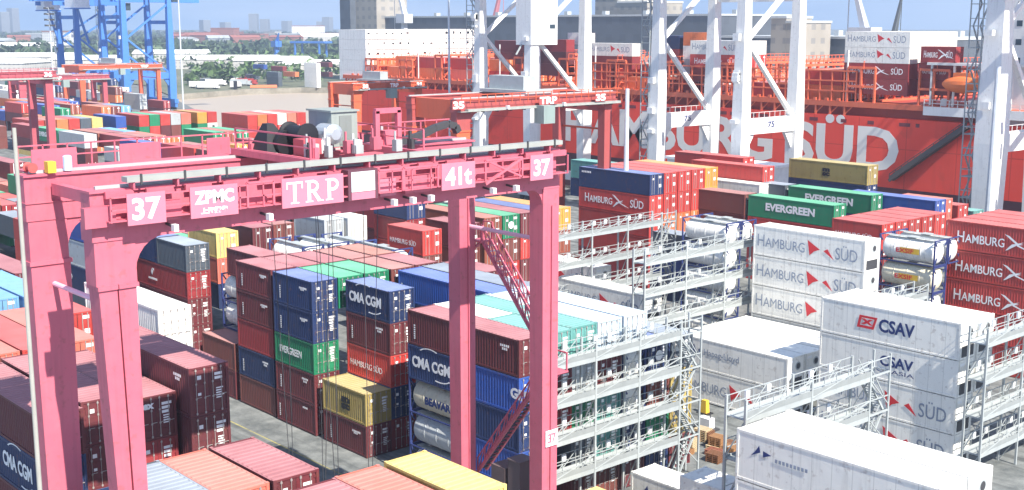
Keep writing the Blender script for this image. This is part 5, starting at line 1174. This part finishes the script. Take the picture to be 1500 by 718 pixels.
part('cabinet', MB().box(-.6, -.35, .15, .6, .35, 1.0), WHITE, gs); part('skid', MB().box(-1, -.55, 0, 1, .55, .147), DKSTEEL, gs); part('exhaust', MB().bar((.4, 0, 1.0), (.4, 0, 1.4), .05, n=8), DKSTEEL, gs)
dr = thing('safety_barrier', 'bright yellow upright barrier block on the open ground', 'barrier', (-66.0, 81.0, 0))
part('block', MB().frust((0, 0, 0), .32, .25, (0, 0, 1.2), .25, .2), LYEL, dr); part('foot', MB().box(-.6, -.45, 0, .6, .45, .08), BLACK, dr)
def truck(label, x, y, rz, col):
    t = thing('terminal_tractor', label, 'truck', (x, y, 0), rz, 'terminal tractors')
    part('chassis', MB().box(-2.6, -.5, .7, 2.6, .5, .95), DKSTEEL, t)
    c = part('cab', MB().frust((1.7, -.3, .96), .85, .8, (1.6, -.3, 2.8), .7, .7), col, t); part('windscreen', MB().box(2.36, -.9, 1.8, 2.4, .3, 2.5), GLASS, c)
    for xx in (-1.8, 1.5):
        for yy in (-1.0, 1.0): part('wheel', MB().lathe([(-.18, .45), (-.14, .52), (.14, .52), (.18, .45)], 'y', (xx, yy, .52), 16), BLACK, t)

# ------------------------------------------------------------------ far shore: sheds, blocks, towers, trees
def facade(name, rgb, win=(.10, .12, .15), sx=3.2, sz=3.0, amt=.4):
    if name in MATS: return MATS[name]
    m, nt, b = newmat(name); L = nt.links.new; tc = N(nt, 'ShaderNodeTexCoord'); s = N(nt, 'ShaderNodeSeparateXYZ'); L(tc.outputs['Object'], s.inputs[0])
    def band(src, per, wd, off=0):
        a = N(nt, 'ShaderNodeMath', operation='ADD'); L(src, a.inputs[0]); a.inputs[1].default_value = off
        d = N(nt, 'ShaderNodeMath', operation='DIVIDE'); L(a.outputs[0], d.inputs[0]); d.inputs[1].default_value = per; f = N(nt, 'ShaderNodeMath', operation='FRACT'); L(d.outputs[0], f.inputs[0])
        g = N(nt, 'ShaderNodeMath', operation='LESS_THAN'); L(f.outputs[0], g.inputs[0]); g.inputs[1].default_value = wd; return g.outputs[0]
    xy = N(nt, 'ShaderNodeMath', operation='ADD'); L(s.outputs[0], xy.inputs[0]); L(s.outputs[1], xy.inputs[1])
    mu = N(nt, 'ShaderNodeMath', operation='MULTIPLY'); L(band(xy.outputs[0], sx, .45), mu.inputs[0]); L(band(s.outputs[2], sz, .42, -1.0), mu.inputs[1])
    k = N(nt, 'ShaderNodeMath', operation='MULTIPLY'); L(mu.outputs[0], k.inputs[0]); k.inputs[1].default_value = amt
    n = N(nt, 'ShaderNodeTexNoise'); n.inputs['Scale'].default_value = .15; n.inputs['Detail'].default_value = 6; L(tc.outputs['Object'], n.inputs['Vector'])
    c = N(nt, 'ShaderNodeMix', data_type='RGBA'); L(n.outputs[0], c.inputs['Factor']); c.inputs['A'].default_value = (*[q * .75 for q in rgb], 1); c.inputs['B'].default_value = (*[min(1, q * 1.2) for q in rgb], 1)
    x = N(nt, 'ShaderNodeMix', data_type='RGBA'); L(k.outputs[0], x.inputs['Factor']); L(c.outputs['Result'], x.inputs['A']); x.inputs['B'].default_value = (*win, 1)
    L(x.outputs['Result'], b.inputs['Base Color']); b.inputs['Roughness'].default_value = .8; MATS[name] = m; return m
FAC = {'pale': facade('facade_pale', (.52, .50, .46)), 'brick red': facade('facade_brick', (.34, .13, .09)), 'grey': facade('facade_grey', (.26, .28, .31)), 'white': facade('facade_white', (.72, .72, .70)),
       'ochre': facade('facade_ochre', (.34, .31, .27), sx=6, sz=5), 'dark grey': facade('facade_dark', (.085, .10, .125), (.06, .07, .09), 9, 8, .5)}
ROOFM = {'grey': flat('roof_grey', (.40, .41, .43)), 'white': flat('roof_white', (.76, .77, .77)), 'red': flat('roof_tile_red', (.36, .12, .08))}
def bldg(label, x, y, rz, lx, ly, h, fac, roof='grey', pitched=0.0, z0=.4, name='building', vents=0, group=None):
    t = thing(name, label, name.replace('_', ' '), (x, y, z0), rz, group)
    mb = MB(); mb.box(-lx / 2, -ly / 2, 0, lx / 2, ly / 2, h); part('wall', mb, FAC[fac], t)
    mb = MB()
    if pitched:
        e = .6; a = [(-lx / 2 - e, -ly / 2 - e, h + .01), (lx / 2 + e, -ly / 2 - e, h + .01), (lx / 2 + e, 0, h + pitched), (-lx / 2 - e, 0, h + pitched)]
        mb.quad(*a); mb.quad(*[(x_, -y_, z_) for x_, y_, z_ in a][::-1])
        for s in (-1, 1): xx = s * (lx / 2 + e); q = [(xx, -ly / 2 - e, h + .01), (xx, ly / 2 + e, h + .01), (xx, 0, h + pitched)]; mb.poly(q if s > 0 else q[::-1])
    else: mb.box(-lx / 2 - .3, -ly / 2 - .3, h + .003, lx / 2 + .3, ly / 2 + .3, h + .9)
    r = part('roof', mb, ROOFM[roof], t)
    if vents:
        mb = MB()
        for i in range(vents): q = -lx / 2 + lx * (i + .5) / vents; mb.box(q - 1.2, -1.5, h + .9, q + 1.2, 1.5, h + 3)
        part('roof_vent', mb, ROOFM['grey'], r)
    return t
def bpx(label, u0, u1, vtop, dist_y, depth, fac, roof='grey', **k):
    a, b_ = atY(u0, vtop, dist_y), atY(u1, vtop, dist_y)
    h = (a.z + b_.z) / 2 if abs(vtop - 36) > 0 else 33
    return bldg(label, (a.x + b_.x) / 2, dist_y + depth / 2, 0, abs(b_.x - a.x), depth, h - .4, fac, roof, **k)
bpx('very long dark grey warehouse behind the ship', 560, 1052, 25, 430, 60, 'dark grey', 'grey', name='warehouse', vents=9)
bpx('lower dark grey warehouse behind the ship at right', 1056, 1402, 57, 400, 50, 'dark grey', 'grey', name='warehouse', vents=4)
bpx('tall dark grain elevator tower left of the warehouse', 497, 512, -22, 420, 26, 'dark grey', 'grey', name='grain_elevator')
bpx('ochre panelled tower beside the dark elevator', 512, 551, -12, 424, 22, 'ochre', 'grey', name='tower_building')
bpx('ochre building above the warehouse behind the first crane', 872, 905, -4, 520, 30, 'ochre', 'grey')
bpx('pale ochre block right of the ochre building', 905, 948, 4, 520, 30, 'ochre', 'white')
bpx('ochre building right of the second crane', 1130, 1152, 27, 380, 16, 'ochre', 'grey')
bpx('lower ochre annex beside the ochre building', 1152, 1180, 34, 380, 16, 'ochre', 'grey')
rr = random.Random(21); sides = []
kinds = [('pale', 'grey'), ('brick red', 'red'), ('grey', 'grey'), ('white', 'red'), ('pale', 'white'), ('brick red', 'red'), ('white', 'grey')]
def polar(u, d): r_ = _ray(u, 36); v = Vector((r_.x, r_.y, 0)).normalized(); return v.x * d, v.y * d
# long low port sheds with white roofs
for i, (u, d, lx, ly, h) in enumerate(((-10, 900, 60, 40, 8), (50, 1010, 60, 36, 9), (130, 960, 50, 30, 8), (330, 980, 80, 40, 7), (400, 900, 50, 30, 8), (250, 1090, 60, 30, 9), (455, 840, 36, 22, 7), (20, 1350, 100, 50, 12))):
    x, y = polar(u, d); bldg(f'long low white roofed port shed, {ORD[i]} counted along the far shore', x, y, YAW * -1 + rr.uniform(-.2, .2) + R(0), lx, ly, h, 'pale', 'white', 3.0, name='port_shed', group='port sheds on the far shore')
for i in range(20):
    u = [5, 30, 62, 90, 256, 262, 272, 292, 305, 318, 330, 342, 355, 368, 398, 415, 432, 450, 468, 486][i % 20] + rr.uniform(-4, 4); d = 1500 + 700 * ((i * 7) % 20) / 20; x, y = polar(u, d); f, ro = kinds[i % 7]
    h = 15 + (d - 1500) / 110 + (9 if i % 7 == 3 else 0)
    if 235 < u < 380 and i % 3: f, ro = 'brick red', 'red'
    side = 'by the left edge' if u < 100 else 'behind the blue cranes' if u < 260 else 'above the water basin' if u < 480 else 'by the grain elevator'
    bldg(f'{f} building rising above the trees {side}, {["first", "second", "third", "fourth", "fifth", "sixth", "seventh", "eighth", "ninth", "tenth", "eleventh", "twelfth", "thirteenth", "fourteenth", "fifteenth", "sixteenth", "seventeenth", "eighteenth", "nineteenth", "twentieth"][sum(1 for q in sides if q == side)]} from the left there', x, y, rr.uniform(0, 1.5), rr.uniform(18, 60), rr.uniform(12, 24), h, f, ro, rr.uniform(2, 4) if h < 18 else 0, group='town buildings beyond the port'); sides.append(side)
for i in range(10):
    u = [5, -15, 372, 388, 480, 470, 300, 330, 20, 420][i]; x, y = polar(u, 3300 + i * 40)
    bldg(f'hazy distant high rise block, {ORD[i]} on the skyline', x, y, rr.uniform(0, 1), 22, 22, [62, 48, 60, 46, 52, 40, 44, 38, 75, 42][i], 'grey', 'grey', group='skyline towers')
# leafy belts between the buildings
def foliage(name, label, zones, size, dark, hgt, seed):
    rr = random.Random(seed); mb = MB()
    for (u0, u1, d0, d1, n) in zones:
        for i in range(n):
            u, d = rr.uniform(u0, u1), rr.uniform(d0, d1); x, y = polar(u, d); hh = hgt * rr.uniform(.6, 1.25); wd = size * rr.uniform(.7, 1.5)
            for k in range(14):
                a = rr.uniform(0, 6.28); q = rr.uniform(0, wd * .5); z = hh * rr.uniform(.25, 1.0); s = rr.uniform(.8, 2.4) * size / 9
                c = Vector((x + q * math.cos(a), y + q * math.sin(a), z)); e = [Vector((rr.gauss(0, 1), rr.gauss(0, 1), rr.gauss(0, .8))).normalized() * s * 1.6 for _ in range(3)]
                mb.poly([c + e[0], c + e[1], c + e[2]], 0 if rr.random() < .6 else 1); mb.poly([c - e[0], c + e[2], c - e[1]], 0 if rr.random() < .6 else 1)
    o = part(name, mb, [flat('leaves_' + name, dark), flat('leaves_light_' + name, [c * 1.9 for c in dark])], None); tag(o, label, 'woodland', None, 'stuff')
foliage('distant_woodland', 'belt of green trees across the far shore and town', [(-60, 620, 1150, 1900, 750), (-60, 620, 1900, 3600, 1900)], 17, (.035, .06, .022), 12, 4)
foliage('shore_bushes', 'green bushes and trees between the port sheds', [(270, 500, 700, 1150, 150), (-60, 270, 1050, 1200, 200)], 10, (.06, .10, .03), 8, 9)
# stacks, trucks and masts on the far quay
for i, (u, d, c, n) in enumerate(((412, 668, 'dark red', 5), (424, 664, 'red', 5), (430, 655, 'orange', 3), (440, 650, 'navy', 4), (446, 652, 'slate', 4), (405, 655, 'slate', 3), (462, 640, 'white', 5), (395, 690, 'maroon', 3), (384, 700, 'blue', 4), (455, 660, 'light blue', 3), (480, 650, 'maroon', 5), (490, 650, 'rust brown', 4), (470, 700, 'grey', 5), (372, 690, 'slate', 3))):
    x, y = polar(u, d + 22)
    for k in range(n):
        o = container(x, y, .4 + HS * k, L40, 'S', c, f'{c} container, {ORD[k]} from the ground, far quay, {["by the red ones", "beside the dark red ones", "in front of the red ones", "right of the orange ones", "second right of the orange", "left of the orange ones", "near the white tower", "at the left of the row", "farther left of the row", "before the white tower", "by the elevator", "nearest the elevator", "behind the white tower", "at the far left of the row"][i]}', None, 2, 'stacks on the far quay')
veh = {}
for i in range(14):
    u, d = rr.uniform(288, 372), rr.uniform(655, 730); x, y = polar(u, d); c = ['white', 'white', 'grey', 'slate', 'white', 'red'][i % 6]
    if c not in veh:
        mb = MB(); mb.box(-6, -1.2, .9, 3.2, 1.2, 3.6, 0); mb.frust((4.4, 0, .7), 1.1, 1.2, (4.3, 0, 2.9), .8, 1.1, 0); mb.box(5.35, -1, 1.8, 5.45, 1, 2.5, 1); mb.box(-6, -.6, .5, 5, .6, .9, 1)
        for xx in (-4.8, -3.4, 3.9): mb.lathe([(-1.2, .5), (1.2, .5)], 'y', (xx, 0, .5), 8, 1)
        veh[c] = mb.mesh('parked_truck', [cmat(c), BLACK])
    o = link('parked_truck', veh[c], None, (x, y, .4), (0, 0, rr.choice([.7, 2.3, .75, 2.2])))
    tag(o, f'small {c} truck parked on the far quay lot', 'truck', 'trucks parked on the far quay')
bd = thing('quay_fender', 'dark tall fender pile on the far quay wall', 'fender', (-571.3, 318.0, -2.4), 0)
part('pile', MB().box(-.5, -2.5, 0, .8, -1.0, 7.2), BLACK, bd)
ow = thing('quay_barrier', 'orange barrier row standing on the far quay edge', 'barrier', (-575, 335, .4), R(60))
mb = MB()
part('barrier_block', MB().frust((0, 0, 0), 7, .8, (0, 0, 1.6), 6.8, .5), cmat('orange'), ow)
part('barrier_foot', MB().box(-7.2, -1, 0, 7.2, 1, .2), BLACK, ow)

# ------------------------------------------------------------------ air
hz, nt, b = newmat('haze'); nt.nodes.remove(b)
pv = nt.nodes.new('ShaderNodeVolumePrincipled'); pv.inputs['Color'].default_value = (.66, .80, 1.0, 1); pv.inputs['Density'].default_value = .00030; pv.inputs['Anisotropy'].default_value = .2
nt.links.new(pv.outputs[0], nt.nodes['Material Output'].inputs['Volume'])
o = part('haze', MB().box(-3900, -1500, -5, 1500, 3900, 110), hz, None); tag(o, 'pale bluish haze over the whole port', 'haze', None, 'stuff')
print('CONTAINERS', COUNT[0], 'FARBOX', len(FARBOX), 'LEAVES', sum(1 for o in bpy.data.objects if o.type in ('MESH', 'FONT')))
print('DUP', [(k, len(v)) for k, v in USED.items() if len(v) > 1][:20])
